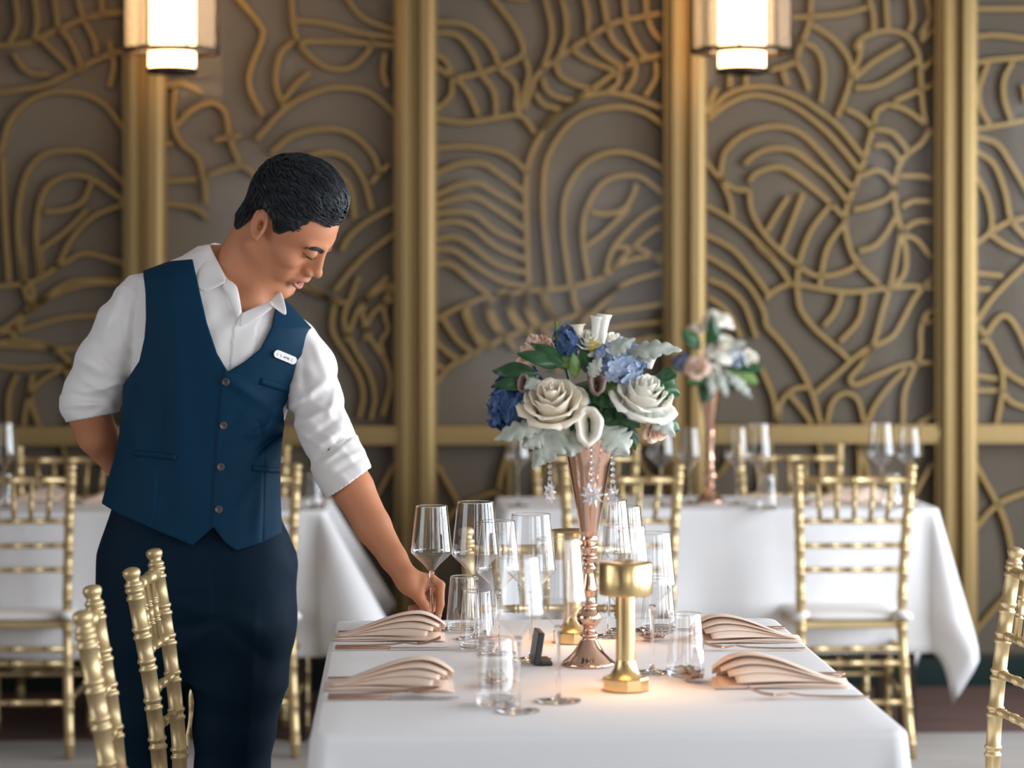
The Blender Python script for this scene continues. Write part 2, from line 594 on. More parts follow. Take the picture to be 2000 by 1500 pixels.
T3 = [[(500, 1330), (490, 1100), (485, 900), (500, 740), (560, 610), (650, 510), (750, 445), (850, 425), (960, 440), (1060, 475), (1145, 510)],
      [(600, 1320), (575, 1100), (565, 900), (580, 740), (640, 620), (720, 540), (820, 500), (930, 490), (1040, 520), (1145, 600)],
      [(690, 1310), (660, 1100), (660, 930), (700, 820), (770, 740), (860, 700), (960, 700), (1060, 740), (1145, 800)],
      [(775, 1280), (750, 1130), (750, 1010), (790, 900), (850, 830), (930, 805), (1010, 810), (1080, 860), (1145, 920)],
      [(780, 970), (850, 980), (930, 960), (980, 890), (990, 840)], [(760, 1130), (850, 1060), (960, 950)], [(850, 1270), (880, 1150), (950, 1060), (1040, 980), (1145, 930)],
      [(880, 1240), (960, 1150), (1060, 1060), (1145, 1030)], [(900, 1130), (1010, 1140), (1080, 1180), (1145, 1220)], [(900, 1220), (1000, 1180), (1145, 1170)],
      [(300, 1380), (390, 1350), (500, 1330), (620, 1325), (750, 1300), (850, 1265), (890, 1230)], [(740, 1440), (850, 1360), (960, 1290), (1145, 1235)],
      [(850, 1430), (1000, 1410), (1145, 1385)], [(740, 1480), (830, 1400), (920, 1300)], [(400, 1350), (420, 1420), (480, 1500), (560, 1580)],
      [(480, 1340), (490, 1400), (550, 1490), (640, 1580)], [(560, 1330), (580, 1400), (640, 1490)], [(700, 1310), (710, 1390), (740, 1440)],
      [(300, 1380), (340, 1450), (380, 1530), (440, 1600)], [(200, 1420), (230, 1500), (290, 1600)], [(65, 680), (200, 670), (350, 690), (430, 730), (495, 790)],
      [(65, 800), (180, 750), (290, 750), (370, 800), (480, 880)], [(65, 900), (170, 850), (270, 840), (340, 880), (480, 960)],
      [(65, 940), (160, 910), (260, 905), (350, 960), (485, 1050)], [(65, 980), (150, 970), (250, 980), (350, 1060), (490, 1120)],
      [(65, 1030), (150, 1015), (240, 1040), (350, 1130), (490, 1190)], [(65, 1100), (150, 1085), (230, 1120), (350, 1210), (490, 1250)],
      [(65, 1140), (160, 1150), (260, 1220), (380, 1290), (500, 1310)], [(65, 1210), (150, 1215), (240, 1290), (330, 1350), (420, 1350)],
      [(480, 500), (510, 410), (540, 340), (640, 260), (760, 180), (880, 110), (1000, 80), (1145, 55)], [(560, 600), (620, 530), (700, 470), (800, 400), (900, 330), (990, 280), (1145, 240)],
      [(620, 270), (640, 340), (700, 380), (790, 410)], [(690, 220), (760, 270), (860, 310), (910, 330)], [(770, 170), (820, 230), (900, 290), (960, 310)],
      [(860, 120), (890, 190), (960, 250), (1000, 280)], [(940, 90), (970, 160), (1010, 230), (1040, 260)], [(1040, 70), (1060, 130), (1100, 180), (1145, 200)],
      [(560, 360), (590, 420), (650, 450), (720, 460)], [(530, 430), (570, 480), (650, 500)], [(560, -50), (600, 100), (600, 200), (560, 320)],
      [(640, -50), (670, 80), (670, 170), (640, 250)], [(740, -50), (770, 60), (770, 150)], [(830, -50), (850, 60), (860, 120)], [(930, -50), (945, 80)],
      [(1030, -50), (1040, 70)], [(910, 330), (910, 380), (860, 420)], [(990, 290), (980, 360), (940, 420)], [(1080, 280), (1080, 360), (1030, 440)],
      [(300, -50), (420, 100), (470, 200), (460, 260), (350, 310), (250, 340), (160, 350), (65, 300)], [(65, 100), (200, 110), (300, 180), (350, 260), (360, 310)],
      [(65, 150), (170, 160), (240, 240), (280, 330)], [(65, 240), (120, 280), (150, 350)], [(160, 350), (220, 420), (270, 530)], [(280, 340), (340, 420), (350, 530)],
      [(360, 310), (440, 390), (440, 500)], [(150, 360), (140, 440), (65, 510)], [(65, 540), (200, 560), (350, 540), (460, 530), (530, 610)],
      [(480, 270), (500, 330), (480, 420), (450, 520)], 
      [(700, 1560), (880, 1500), (1145, 1470)],
      [(900, 1620), (1000, 1560), (1145, 1540)], [(620, 1700), (760, 1620), (920, 1700), (1000, 1850), (1020, 1990)], [(1145, 1700), (1060, 1800), (1040, 1990)]]
T2 = [[(470, 640), (600, 500), (720, 430), (850, 400), (1000, 430), (1140, 560)], [(540, 700), (640, 620), (780, 590), (900, 610), (1000, 700), (1040, 800)],
      [(620, 760), (760, 700), (880, 720), (960, 820), (1000, 960)], [(720, 760), (820, 780), (900, 860), (920, 1000)],
      [(630, -50), (640, 100), (660, 180), (720, 260), (800, 310), (900, 310), (980, 240), (1000, 180)], [(350, -50), (480, 100), (500, 170), (450, 300), (440, 400), (500, 530)],
      [(640, 90), (800, 110), (950, 150), (1140, 175)], [(860, -50), (960, 80), (1140, 150)], [(660, 190), (830, 190), (1000, 200), (1140, 215)],
      [(640, 190), (580, 250), (560, 380), (600, 490)], [(590, 470), (650, 390), (720, 330)], [(100, 400), (90, 560), (130, 660), (200, 720), (230, 830), (240, 930)],
      [(100, 580), (180, 500), (270, 470), (330, 520), (350, 640), (400, 760)], [(30, 830), (200, 820)], [(30, 930), (180, 950), (250, 1000)],
      [(1140, 930), (1000, 1000), (900, 1080), (860, 1150)], [(1140, 1040), (960, 1180), (830, 1330)], [(990, 840), (1080, 750)], [(700, 1310), (850, 1390)],
      [(880, 1560), (950, 1400), (1050, 1320), (1140, 1290)], [(970, 1560), (1000, 1440), (1140, 1340)], [(1060, 240), (1050, 330), (1070, 400)],
      
      [(30, 400), (130, 380), (220, 420)], [(30, 650), (90, 660)], [(250, 800), (400, 760), (480, 820)], [(280, 640), (400, 620)]]
T1 = [[(-140, 900), (-60, 760), (0, 690), (40, 560), (120, 470), (240, 420), (380, 430), (480, 480), (580, 610)],
      [(100, 1290), (80, 1000), (120, 800), (200, 710), (300, 690), (420, 710), (580, 850)], [(180, 1270), (165, 1050), (200, 880), (290, 810), (400, 810), (500, 870), (580, 930)],
      [(200, 970), (300, 960), (380, 920), (420, 830)], [(190, 1140), (300, 1060), (400, 960)], [(260, 1230), (330, 1090), (430, 990), (580, 930)],
      [(-140, 1330), (0, 1310), (150, 1290), (300, 1200), (400, 1160), (580, 1210)], [(-140, 210), (100, 200), (250, 140), (400, 80), (580, 50)],
      [(-140, 450), (90, 410), (200, 390), (330, 330), (450, 270), (580, 225)], [(60, 250), (130, 330), (230, 340)], [(190, 180), (270, 260), (340, 330)],
      [(270, 130), (330, 200), (380, 330)], [(380, 90), (430, 180), (440, 250)], [(60, -50), (80, 100), (40, 200)], [(150, -50), (170, 90), (150, 190)],
      [(240, -50), (260, 80), (260, 140)], [(350, -50), (370, 50), (400, 80)], [(460, -50), (470, 70)], [(50, 1560), (150, 1350), (100, 1290)],
      [(150, 1420), (280, 1310), (400, 1280), (580, 1290)], [(-140, 1600), (50, 1560), (200, 1580), (330, 1680), (400, 1990)], [(100, 1990), (140, 1800), (260, 1700), (420, 1640)],
      [(500, 190), (520, 300), (500, 400)], [(10, 720), (20, 1000), (40, 1290)], [(-100, 250), (-60, 350), (-10, 420)]]
def _crop(pts, sc, ox, oy, bx, bs):
    """from one crop of the photo to the crop a panel was traced in"""
    return [((ox + x / sc - bx) * bs, (oy + y / sc) * bs) for x, y in pts]


T2 += [_crop(p, 2.646, 600, 540, 300, 2.344) for p in (
    [(140, 150), (130, 280), (200, 400), (270, 520), (290, 620), (270, 730)], [(270, 0), (230, 100), (190, 230), (250, 380), (320, 500), (350, 620), (330, 740)],
    [(420, 0), (310, 110), (290, 220), (340, 340), (410, 450), (430, 560), (390, 720)], [(480, 20), (410, 110), (400, 200), (420, 270), (380, 340), (400, 420)], [(-40, 40), (60, 90), (200, 140)])]
T1 += [_crop(p, 2.381, 0, 480, 0, 2.344) for p in (
    [(100, 0), (110, 180), (150, 300)], [(180, 0), (190, 140)], [(-60, 420), (40, 370), (120, 310), (250, 230), (400, 180), (560, 175)], [(-60, 410), (100, 390), (300, 335), (560, 320)],
    [(-60, 460), (150, 470), (330, 480), (560, 460)], [(-60, 550), (100, 570), (300, 560), (560, 590)], [(80, 600), (40, 700), (40, 860)], [(150, 600), (140, 720), (190, 860)], [(300, 560), (340, 680), (330, 860)],
    [(430, 590), (470, 700), (450, 860)])]
T3 += [_crop(p, 2.165, 840, 560, 820, 2.344) for p in (
    [(20, 420), (70, 350), (150, 300), (330, 210), (500, 160), (640, 110), (720, 60), (800, 0)], [(20, 140), (150, 75), (330, 15)], [(50, 130), (120, 230), (200, 290)], [(150, 75), (190, 190), (270, 260)],
    [(240, 50), (260, 150), (320, 220)], [(330, 20), (340, 120), (390, 190)], [(400, 0), (410, 100), (450, 180)], [(480, 0), (500, 80), (540, 150)], [(20, 230), (90, 290), (130, 310)], [(20, 330), (70, 350)])]
LOW = [[(0.02, 0.1), (0.15, 0.4), (0.18, 0.7), (0.16, 1.0)], [(0.0, 0.95), (0.15, 0.75), (0.3, 0.6), (0.33, 0.0)], [(0.33, 0.0), (0.28, 0.3), (0.35, 1.0)],
       [(0.5, 0.0), (0.45, 0.35), (0.6, 0.6), (0.9, 0.65), (1.0, 0.6)], [(0.6, 0.62), (0.55, 1.0)], [(0.72, 0.0), (0.78, 0.3), (1.0, 0.4)], [(0.78, 0.3), (0.7, 0.62)],
       [(0.0, 0.45), (0.12, 0.3), (0.3, 0.22)], [(0.85, 0.66), (0.8, 1.0)], [(0.85, 0.0), (0.92, 0.15), (1.0, 0.18)]]


def lattice_strip(m_, pts, w=0.022, dep=0.030, xlim=None, zlim=None):
    """pts: world (x, z); a bar of rectangular section with eased edges standing on the backing"""
    S = spline(pts, 6)
    P = []
    for i, p in enumerate(S):
        a = S[max(i - 1, 0)]
        b = S[min(i + 1, len(S) - 1)]
        t = np.array(b) - np.array(a)
        t /= max(np.linalg.norm(t), 1e-9)
        nrm = np.array([-t[1], t[0]])
        row = []
        for u, v in ((-0.5, 0.0), (-0.5, 0.7), (-0.3, 1.0), (0.3, 1.0), (0.5, 0.7), (0.5, 0.0)):
            q = np.array(p) + nrm * u * w
            if xlim:
                q[0] = min(max(q[0], xlim[0]), xlim[1])
            if zlim:
                q[1] = min(max(q[1], zlim[0]), zlim[1])
            row.append((q[0], LATY + dep * (1 - v), q[1]))
        P.append(row)
    m_.grid(P, smooth=False)


PANELS = [('brown panel with swirling bronze lattice at the left edge, behind the left pendant', T1, 0, 0, 2.344, PW[0], PW[1]),
          ('reddish brown glazed lattice panel directly behind the waiter', T2, 300, 0, 2.344, PW[1], PW[2]),
          ('dark panel with arched gilded strips behind the tall flower vase', T3, 820, 0, 2.344, PW[2], PW[3]),
          ('taupe panel with heart-like golden lattice under the right pendant', T4, 1340, 0, 1.744, PW[3], PW[4]),
          ('narrow visible strip of golden lattice panel at the right edge', T5, 1340, 0, 1.744, PW[4], PW[5])]
RZ0, RZ1 = on_y(1700, 867, ROOM_YF)[2], on_y(1700, 831, ROOM_YF)[2]
PXT = [[px_line(p, ox, oy, sc) for p in tr] for (lab, tr, ox, oy, sc, xa, xb) in PANELS]
# the pattern goes on above the frame and beyond its sides
PXT[0] += [[(x - 532, y) for x, y in p] for p in PXT[1] if max(x for x, y in p) < 560]
PXT[4] += [[(x + 532, y) for x, y in p] for p in PXT[3] if min(x for x, y in p) > 1480]
for _p in PXT:
    _p += [[(x, y - 560) for x, y in q] for q in _p if min(y for x, y in q) > 190 and max(y for x, y in q) < 560]
for _n, (lab, tr, ox, oy, sc, xa, xb) in enumerate(PANELS):
    x0, x1 = xa + 0.064, xb - 0.064
    t = thing('decorative_panel', lab, 'wall panel', (0, 0, 0), 0, 'lattice panels of the far wall')
    MB().box((x0, LATY + 0.03, 0.105), (x1, WALLY, ROOM_H)).build('backing', M['backing'], t)
    m_ = MB()
    for pts in PXT[_n]:
        w_ = [(on_y(a, b, LATY)[0], on_y(a, b, LATY)[2]) for a, b in pts]
        lattice_strip(m_, w_, xlim=(x0, x1), zlim=(RZ1, ROOM_H))
    m_.build('lattice', M['lattice'], t)
    m_ = MB()
    rnd = random.Random(_n)
    for pts in LOW:
        sx = -1 if _n % 2 else 1
        w_ = [(x0 + (x1 - x0) * ((a if sx > 0 else 1 - a)), 0.13 + (RZ0 - 0.13) * (1 - b)) for a, b in pts]
        lattice_strip(m_, w_, 0.024, 0.03, (x0, x1), (0.11, RZ0))
    m_.build('lower_lattice', M['lattice'], t)
    m_ = MB()
    m_.box((x0, ROOM_YF + 0.03, RZ0), (x1, LATY + 0.03, RZ1))
    m_.box((x0, ROOM_YF + 0.022, RZ0 + 0.018), (x1, ROOM_YF + 0.03, RZ1 - 0.018))
    m_.build('rail', M['pilaster'], t)
    m_ = MB()
    for a in (x0, x1 - 0.014):
        m_.box((a, ROOM_YF + 0.04, 0.105), (a + 0.014, LATY + 0.03, RZ0))
        m_.box((a, ROOM_YF + 0.04, RZ1), (a + 0.014, LATY + 0.03, ROOM_H))
    m_.build('frame', M['pilaster'], t)
    m_ = MB()
    yg = ROOM_YF + 0.066
    m_.add([(x0 + .014, yg, RZ1), (x1 - .014, yg, RZ1), (x1 - .014, yg, ROOM_H), (x0 + .014, yg, ROOM_H)], [(0, 1, 2, 3)], False)
    m_.build('glass_pane', M['pane'], t)

# ------------------------------------------------------------------ pendant lamps
def make_pendant():
    t = thing('pendant_lamp', '', 'lamp', (0, 0, 0), 0, 'lantern pendants')
    n = 8
    a0 = math.pi / 8
    m_ = MB()
    m_.lathe([(0.166, 0.0), (0.166, 0.66)], n, smooth=False, a0=a0)
    m_.build('glass_shade', M['lamp_glass'], t)
    m_ = MB()
    m_.lathe([(0.160, -0.012), (0.172, -0.012), (0.172, 0.004), (0.160, 0.004), (0.160, -0.012)], n, smooth=False, a0=a0)
    m_.lathe([(0.160, 0.65), (0.172, 0.65), (0.172, 0.665), (0.0, 0.67)], n, smooth=False, a0=a0)
    for k in range(n):
        an = a0 + 2 * math.pi * k / n
        m_.tube([(0.168 * math.cos(an), 0.168 * math.sin(an), 0), (0.168 * math.cos(an), 0.168 * math.sin(an), 0.655)], 0.004, 6)
    m_.build('frame', M['bronze'], t)
    m_ = MB()
    m_.lathe([(0.080, -0.062), (0.080, 0.60), (0.0, 0.60)], 32)
    c = m_.build('inner_shade', M['shade'], t)
    m_ = MB()
    m_.lathe([(0.070, -0.080), (0.086, -0.080), (0.086, -0.062), (0.0, -0.060)], 32)
    m_.lathe([(0.0805, -0.008), (0.0825, -0.008), (0.0825, -0.002), (0.0805, -0.002)], 32)
    m_.build('bottom_ring', M['bronze'], t)
    m_ = MB()
    m_.tube([(0, 0, 0.66), (0, 0, ROOM_H - 2.285)], 0.008, 8)
    m_.lathe([(0.06, ROOM_H - 2.285 - 0.03), (0.06, ROOM_H - 2.285), (0, ROOM_H - 2.285)], 24)
    m_.build('rod', M['bronze'], t)
    return t


M['lamp_glass'] = thin_glass('lantern_glass', (0.98, 0.98, 0.98), 2.4, 0.08, 1.5)
frosted(M['lamp_glass'], 0.11, (0.85, 0.83, 0.82))
p0 = make_pendant()
PZ = 2.285
_d = 8.28
_p = floor_at(336, _d, PZ)
p0.location = _p
p0['label'] = 'lit glass lantern pendant hanging above and left of the waiter'
_p = floor_at(1449, _d, PZ)
copy_thing(p0, _p, 0.2, 'lit glass lantern pendant hanging above the right taupe lattice panel')
# two more lanterns hang further back in the room; the panes mirror them
for _px, _lab in ((1050, 'lantern pendant mirrored in the arched panel'), (1565, 'lantern pendant mirrored in the taupe panel')):
    _m = at(_px, 300, 22.2)
    copy_thing(p0, (_m[0], 2 * (ROOM_YF + 0.066) - _m[1], PZ), 0.0, _lab)
# ------------------------------------------------------------------ tables and cloths
TOPZ = 0.75


def make_table(label, x0, x1, y0, y1, group=None):
    t = thing('banquet_table', label, 'table', ((x0 + x1) / 2, (y0 + y1) / 2, 0), 0, group)
    hx, hy = (x1 - x0) / 2 - 0.006, (y1 - y0) / 2 - 0.006
    o = MB().box((-hx, -hy, 0.712), (hx, hy, 0.743)).build('tabletop', M['bronze'], t)
    bevel(o, 0.006)
    for sx in (-1, 1):
        for sy in (-1, 1):
            MB().box((sx * (hx - 0.09) - 0.025, sy * (hy - 0.07) - 0.025, 0), (sx * (hx - 0.09) + 0.025, sy * (hy - 0.07) + 0.025, 0.712)).build('leg', M['bronze'], t)
    return t


def make_cloth(name, label, x0, x1, y0, y1, drop, seed, flare=0.2, wob=0.02, group=None):
    """linen square over a table: flat top, rounded edge, hanging sides and cone-like corners"""
    rnd = random.Random(seed)
    hx, hy = (x1 - x0) / 2, (y1 - y0) / 2
    rc = 0.03
    per = []                                   # (base point, outward normal, hem length, corner weight)
    cor = [(1, -1, -90), (1, 1, 0), (-1, 1, 90), (-1, -1, 180)]
    NC, NS = 17, 34
    sides = [((hx, -hy + rc), (hx, hy - rc), (1, 0)), ((hx - rc, hy), (-hx + rc, hy), (0, 1)),
             ((-hx, hy - rc), (-hx, -hy + rc), (-1, 0)), ((-hx + rc, -hy), (hx - rc, -hy), (0, -1))]
    for k in range(4):
        sx, sy, a0 = cor[k]
        cx, cy = sx * (hx - rc), sy * (hy - rc)
        for i in range(NC):
            a = math.radians(a0 + 90 * i / (NC - 1))
            ph = math.radians(90 * i / (NC - 1))
            n = (math.cos(a), math.sin(a))
            ln = min(drop / max(math.cos(ph), 1e-6), drop / max(math.sin(ph), 1e-6))
            w = math.sin(2 * ph)
            per.append(((cx + rc * n[0], cy + rc * n[1]), n, ln, w, 0.0))
        (ax, ay), (bx, by), n = sides[k]
        # long direction runs of the side that follows this corner
        for i in range(1, NS):
            q = i / NS
            per.append(((ax + (bx - ax) * q, ay + (by - ay) * q), n, drop, 0.0, math.sin(math.pi * q) ** 0.5))
    # the order above is corner k then side k; corners were listed so that side k follows corner k
    phs = [rnd.uniform(0, 6.28) for _ in range(6)]
    NR = 16
    rings = []
    er = 0.012
    # rounded edge from the top
    for i in range(5):
        b = math.radians(90 * i / 4)
        row = []
        for (p, n, ln, w, sd) in per:
            row.append((p[0] - n[0] * er * (1 - math.sin(b)), p[1] - n[1] * er * (1 - math.sin(b)), TOPZ - er * (1 - math.cos(b))))
        rings.append(row)
    for j in range(1, NR + 1):
        q = j / NR
        row = []
        for i, (p, n, ln, w, sd) in enumerate(per):
            s = ln * q
            u = p[0] * 1.0 * abs(n[1]) + p[1] * abs(n[0])
            fold = wob * q ** 1.3 * sd * (math.sin(u * 11 + phs[0]) + 0.6 * math.sin(u * 23 + phs[1]) + 0.4 * math.sin(u * 5 + phs[2]))
            pr = q if q < 0.76 else 0.76 - 2.2 * (q - 0.76)
            cone = flare * ln * pr * w ** 0.8
            out = cone + 0.012 * q + fold * 0.8
            dropz = s * math.sqrt(max(1 - (flare * w ** 0.8) ** 2 * 0.8, 0.3))
            row.append((p[0] + n[0] * out, p[1] + n[1] * out, TOPZ - er - max(dropz - er * 0.4, 0.0)))
        rings.append(row)
    m_ = MB()
    m_.grid(rings, closed_u=True)
    # top: a fan of inner rings
    nper = len(per)
    base = len(m_.v)
    top = [rings[0]]
    for f in (0.9, 0.6, 0.3):
        top.append([(x * f, y * f, TOPZ + 0.0006 * math.sin(x * f * 9 + seed) * math.sin(y * f * 7)) for x, y, z in rings[0]])
    m_.grid([r for r in top[::-1]], closed_u=True)
    m_.add(top[-1], [tuple(range(nper))])
    me = m_.mesh(name)
    bm = bmesh.new()
    bm.from_mesh(me)
    bmesh.ops.remove_doubles(bm, verts=bm.verts, dist=1e-5)
    bmesh.ops.recalc_face_normals(bm, faces=bm.faces)
    bm.to_mesh(me)
    bm.free()
    o = link(name, me, M['linen'])
    o.location = ((x0 + x1) / 2, (y0 + y1) / 2, 0)
    solidify(o, 0.003, 1.0 if False else 0.0)
    return tag(o, label, 'tablecloth', group)


NX0, NX1, NY0, NY1 = -0.137, 0.806, 3.775, 5.137
make_table('front dining table hidden under the white cloth with the gold lamps', NX0, NX1, NY0, NY1, 'tables under cloths')
make_cloth('tablecloth', 'white linen cloth on the front table the waiter is setting', NX0, NX1, NY0, NY1, 0.46, 1, 0.10, 0.010, 'white tablecloths')
RX0, RX1, RY0, RY1 = 0.335, 1.765, 7.80, 8.34
make_table('back table hidden under the white cloth behind the flower vase', RX0, RX1, RY0, RY1, 'tables under cloths')
make_cloth('tablecloth', 'white linen cloth with hanging corner point on the back right table', RX0, RX1, RY0, RY1, 0.46, 2, 0.30, 0.016, 'white tablecloths')
LX0, LX1, LY0, LY1 = -1.95, -0.225, 7.80, 8.34
make_table('back table hidden under the white cloth behind the waiter', LX0, LX1, LY0, LY1, 'tables under cloths')
make_cloth('tablecloth', 'white linen cloth on the back left table behind the waiter', LX0, LX1, LY0, LY1, 0.46, 3, 0.62, 0.020, 'white tablecloths')


# ------------------------------------------------------------------ chiavari chairs
def bamboo(m_, path, r, rings, n=14, finial=False, ring_h=0.011):
    """round bar along a path with pairs of raised rings at the given fractions"""
    S = spline(path, 10)
    S = [Vector(p) for p in S]
    L = [0.0]
    for a, b in zip(S[:-1], S[1:]):
        L.append(L[-1] + (b - a).length)
    tot = L[-1]

    def pos(s):
        s = min(max(s, 0), tot)
        for i in range(len(L) - 1):
            if s <= L[i + 1] or i == len(L) - 2:
                q = (s - L[i]) / max(L[i + 1] - L[i], 1e-9)
                return S[i].lerp(S[i + 1], q)
    pts, rad = [], []
    stops = [(0.0, r * 0.98)]
    for f in rings:
        c = f * tot
        h = ring_h
        for ds, k in ((-1.15, 1.0), (-1.0, 1.17), (-0.55, 1.20), (-0.25, 1.0), (0.0, 0.93), (0.25, 1.0), (0.55, 1.20), (1.0, 1.17), (1.15, 1.0)):
            stops.append((c + ds * h, r * k))
    stops.append((tot, r * 0.98))
    stops = sorted([s for s in stops if -1e-9 <= s[0] <= tot + 1e-9])
    full = []
    for a, b in zip(stops[:-1], stops[1:]):
        full.append(a)
        g = b[0] - a[0]
        if g > 0.05:
            k = int(g / 0.03)
            for i in range(1, k):
                q = i / k
                full.append((a[0] + g * q, a[1] + (b[1] - a[1]) * q))
    full.append(stops[-1])
    for s, rr in full:
        pts.append(pos(s))
        rad.append(rr)
    if finial:
        d = (S[-1] - S[-2]).normalized()
        e = S[-1]
        for dz, k in ((0.002, 1.12), (0.006, 1.16), (0.010, 0.92), (0.014, 0.80), (0.020, 1.02), (0.026, 1.16), (0.032, 1.10), (0.036, 0.8), (0.038, 0.35)):
            pts.append(e + d * dz)
            rad.append(r * k)
    m_.tube(pts, rad, n)


def make_chair():
    """facing +Y; back at -Y; overall height 0.92"""
    t = thing('chiavari_chair', '', 'chair', (0, 0, 0), 0, 'gold chiavari chairs')
    g = M['gold']
    H = 0.882
    for s in (-1, 1):
        m_ = MB()
        bamboo(m_, [(s * 0.178, -0.265, 0.0), (s * 0.166, -0.215, 0.22), (s * 0.160, -0.190, 0.44), (s * 0.166, -0.205, 0.66), (s * 0.178, -0.240, H)],
               0.0152, [0.06, 0.19, 0.33, 0.46, 0.57, 0.66, 0.745, 0.83, 0.90, 0.985], finial=True)
        m_.build('back_post', g, t)
    for s in (-1, 1):
        m_ = MB()
        bamboo(m_, [(s * 0.190, 0.170, 0.0), (s * 0.192, 0.160, 0.20), (s * 0.192, 0.150, 0.397)], 0.0145, [0.10, 0.30, 0.55, 0.80, 0.95])
        m_.build('front_leg', g, t)
    # rails of the back; y follows the posts

    def back(z):
        pts = [(-0.265, 0), (-0.215, .22), (-0.190, .44), (-0.205, .66), (-0.240, H)]
        for (a, za), (b, zb) in zip(pts[:-1], pts[1:]):
            if za <= z <= zb:
                return a + (b - a) * (z - za) / (zb - za)
        return -0.24

    def halfw(z):
        pts = [(0.178, 0), (.166, .22), (.160, .44), (.166, .66), (.178, H)]
        for (a, za), (b, zb) in zip(pts[:-1], pts[1:]):
            if za <= z <= zb:
                return a + (b - a) * (z - za) / (zb - za)
        return .178
    for z, r, rg in ((0.868, 0.0115, [.2, .5, .8]), (0.738, 0.0085, [.08, .29, .5, .71, .92]), (0.660, 0.0085, [.08, .29, .5, .71, .92]), (0.584, 0.0085, [.08, .29, .5, .71, .92])):
        m_ = MB()
        w = halfw(z) - 0.010
        yb = back(z)
        bamboo(m_, [(-w, yb, z), (0, yb - 0.012, z), (w, yb, z)], r, rg, 12, ring_h=0.007)
        m_.build('back_rail', g, t)
    for k in range(5):
        q = -1 + 2 * (k + 1) / 6.0
        m_ = MB()
        x1, x0 = q * halfw(.868), q * halfw(.738) * 0.92
        bow = -0.012 * (1 - q * q)
        bamboo(m_, [(x0, back(.738) + bow, .740), (x1, back(.868) + bow, .866)], 0.0078, [0.36, 0.64], 10, ring_h=0.006)
        m_.build('spindle', g, t)
    # seat frame
    m_ = MB()
    P = []
    for (z, k) in ((0.397, 0.97), (0.397, 1.0), (0.419, 1.0), (0.419, 0.97)):
        P.append([(sx * (0.192 if sy > 0 else 0.160) * k, (0.165 if sy > 0 else -0.192) * k, z) for sx, sy in ((-1, -1), (1, -1), (1, 1), (-1, 1))])
    m_.grid(P, closed_u=True, smooth=False)
    m_.add(P[0], [(3, 2, 1, 0)], False)
    m_.add(P[3], [(0, 1, 2, 3)], False)
    o = m_.build('seat_frame', g, t)
    bevel(o, 0.006)
    # cushion
    m_ = MB()
    rings = []
    for z, k in ((0.420, 0.90), (0.423, 0.985), (0.431, 1.02), (0.440, 1.0), (0.447, 0.93), (0.450, 0.75), (0.451, 0.4)):
        row = []
        for i in range(40):
            a = 2 * math.pi * i / 40
            c, s_ = math.cos(a), math.sin(a)
            e = 2 / 5.0
            x = math.copysign(abs(c) ** e, c)
            y = math.copysign(abs(s_) ** e, s_)
            wx = 0.178 + 0.015 * y
            row.append((x * wx * k, y * 0.172 * k - 0.012, z))
        rings.append(row)
    m_.grid(rings, closed_u=True)
    m_.add(rings[-1], [tuple(range(40))])
    m_.add(rings[0], [tuple(range(39, -1, -1))])
    c = m_.build('seat_cushion', M['cushion'], t)
    for s in (-1, 1):
        m2 = MB()
        m2.tube(spline([(s * 0.14, -0.17, .440), (s * 0.150, -0.205, .444), (s * 0.166, -0.213, .440), (s * 0.180, -0.200, .434), (s * 0.176, -0.175, .430)], 6), [0.010, 0.012, 0.013] + [0.013] * 22, 8)
        m2.build('cushion_tie', M['cushion'], c)
    # stretchers
    for y0, y1, z in (((0.195, 0.200), None, 0.30), ((0.2, 0.2), None, 0.20), ):
        m_ = MB()
        bamboo(m_, [(-0.186, 0.165, z), (0.186, 0.165, z)], 0.009, [.15, .5, .85], 10, ring_h=0.007)
        m_.build('stretcher', g, t)
    for z in (0.335, 0.29, 0.17):
        m_ = MB()
        w = halfw(z) - 0.008
        bamboo(m_, [(-w, back(z), z), (w, back(z), z)], 0.009, [.15, .5, .85], 10, ring_h=0.007)
        m_.build('stretcher', g, t)
    for s in (-1, 1):
        for z in (0.32, 0.18):
            m_ = MB()
            bamboo(m_, [(s * halfw(z), back(z), z), (s * 0.192, 0.165, z)], 0.009, [.15, .5, .85], 10, ring_h=0.007)
            m_.build('stretcher', g, t)
    return t


chair = make_chair()
_used = [False]


def put_chair(x, y, rot, label):
    """x, y: middle of the top of the back; rot: 0 faces +Y"""
    off = Vector((0, 0.243, 0))
    off.rotate(Matrix.Rotation(rot, 3, 'Z'))
    loc = (x + off.x, y + off.y, 0)
    if not _used[0]:
        _used[0] = True
        chair.location = loc
        chair.rotation_euler = (0, 0, rot)
        chair['label'] = label
        return chair
    return copy_thing(chair, loc, rot, label)


def post_pair(pa, pb):
    """pixel columns/rows of two finial tops at z 0.92"""
    a, b = on_z(*pa, 0.92), on_z(*pb, 0.92)
    return (a + b) / 2


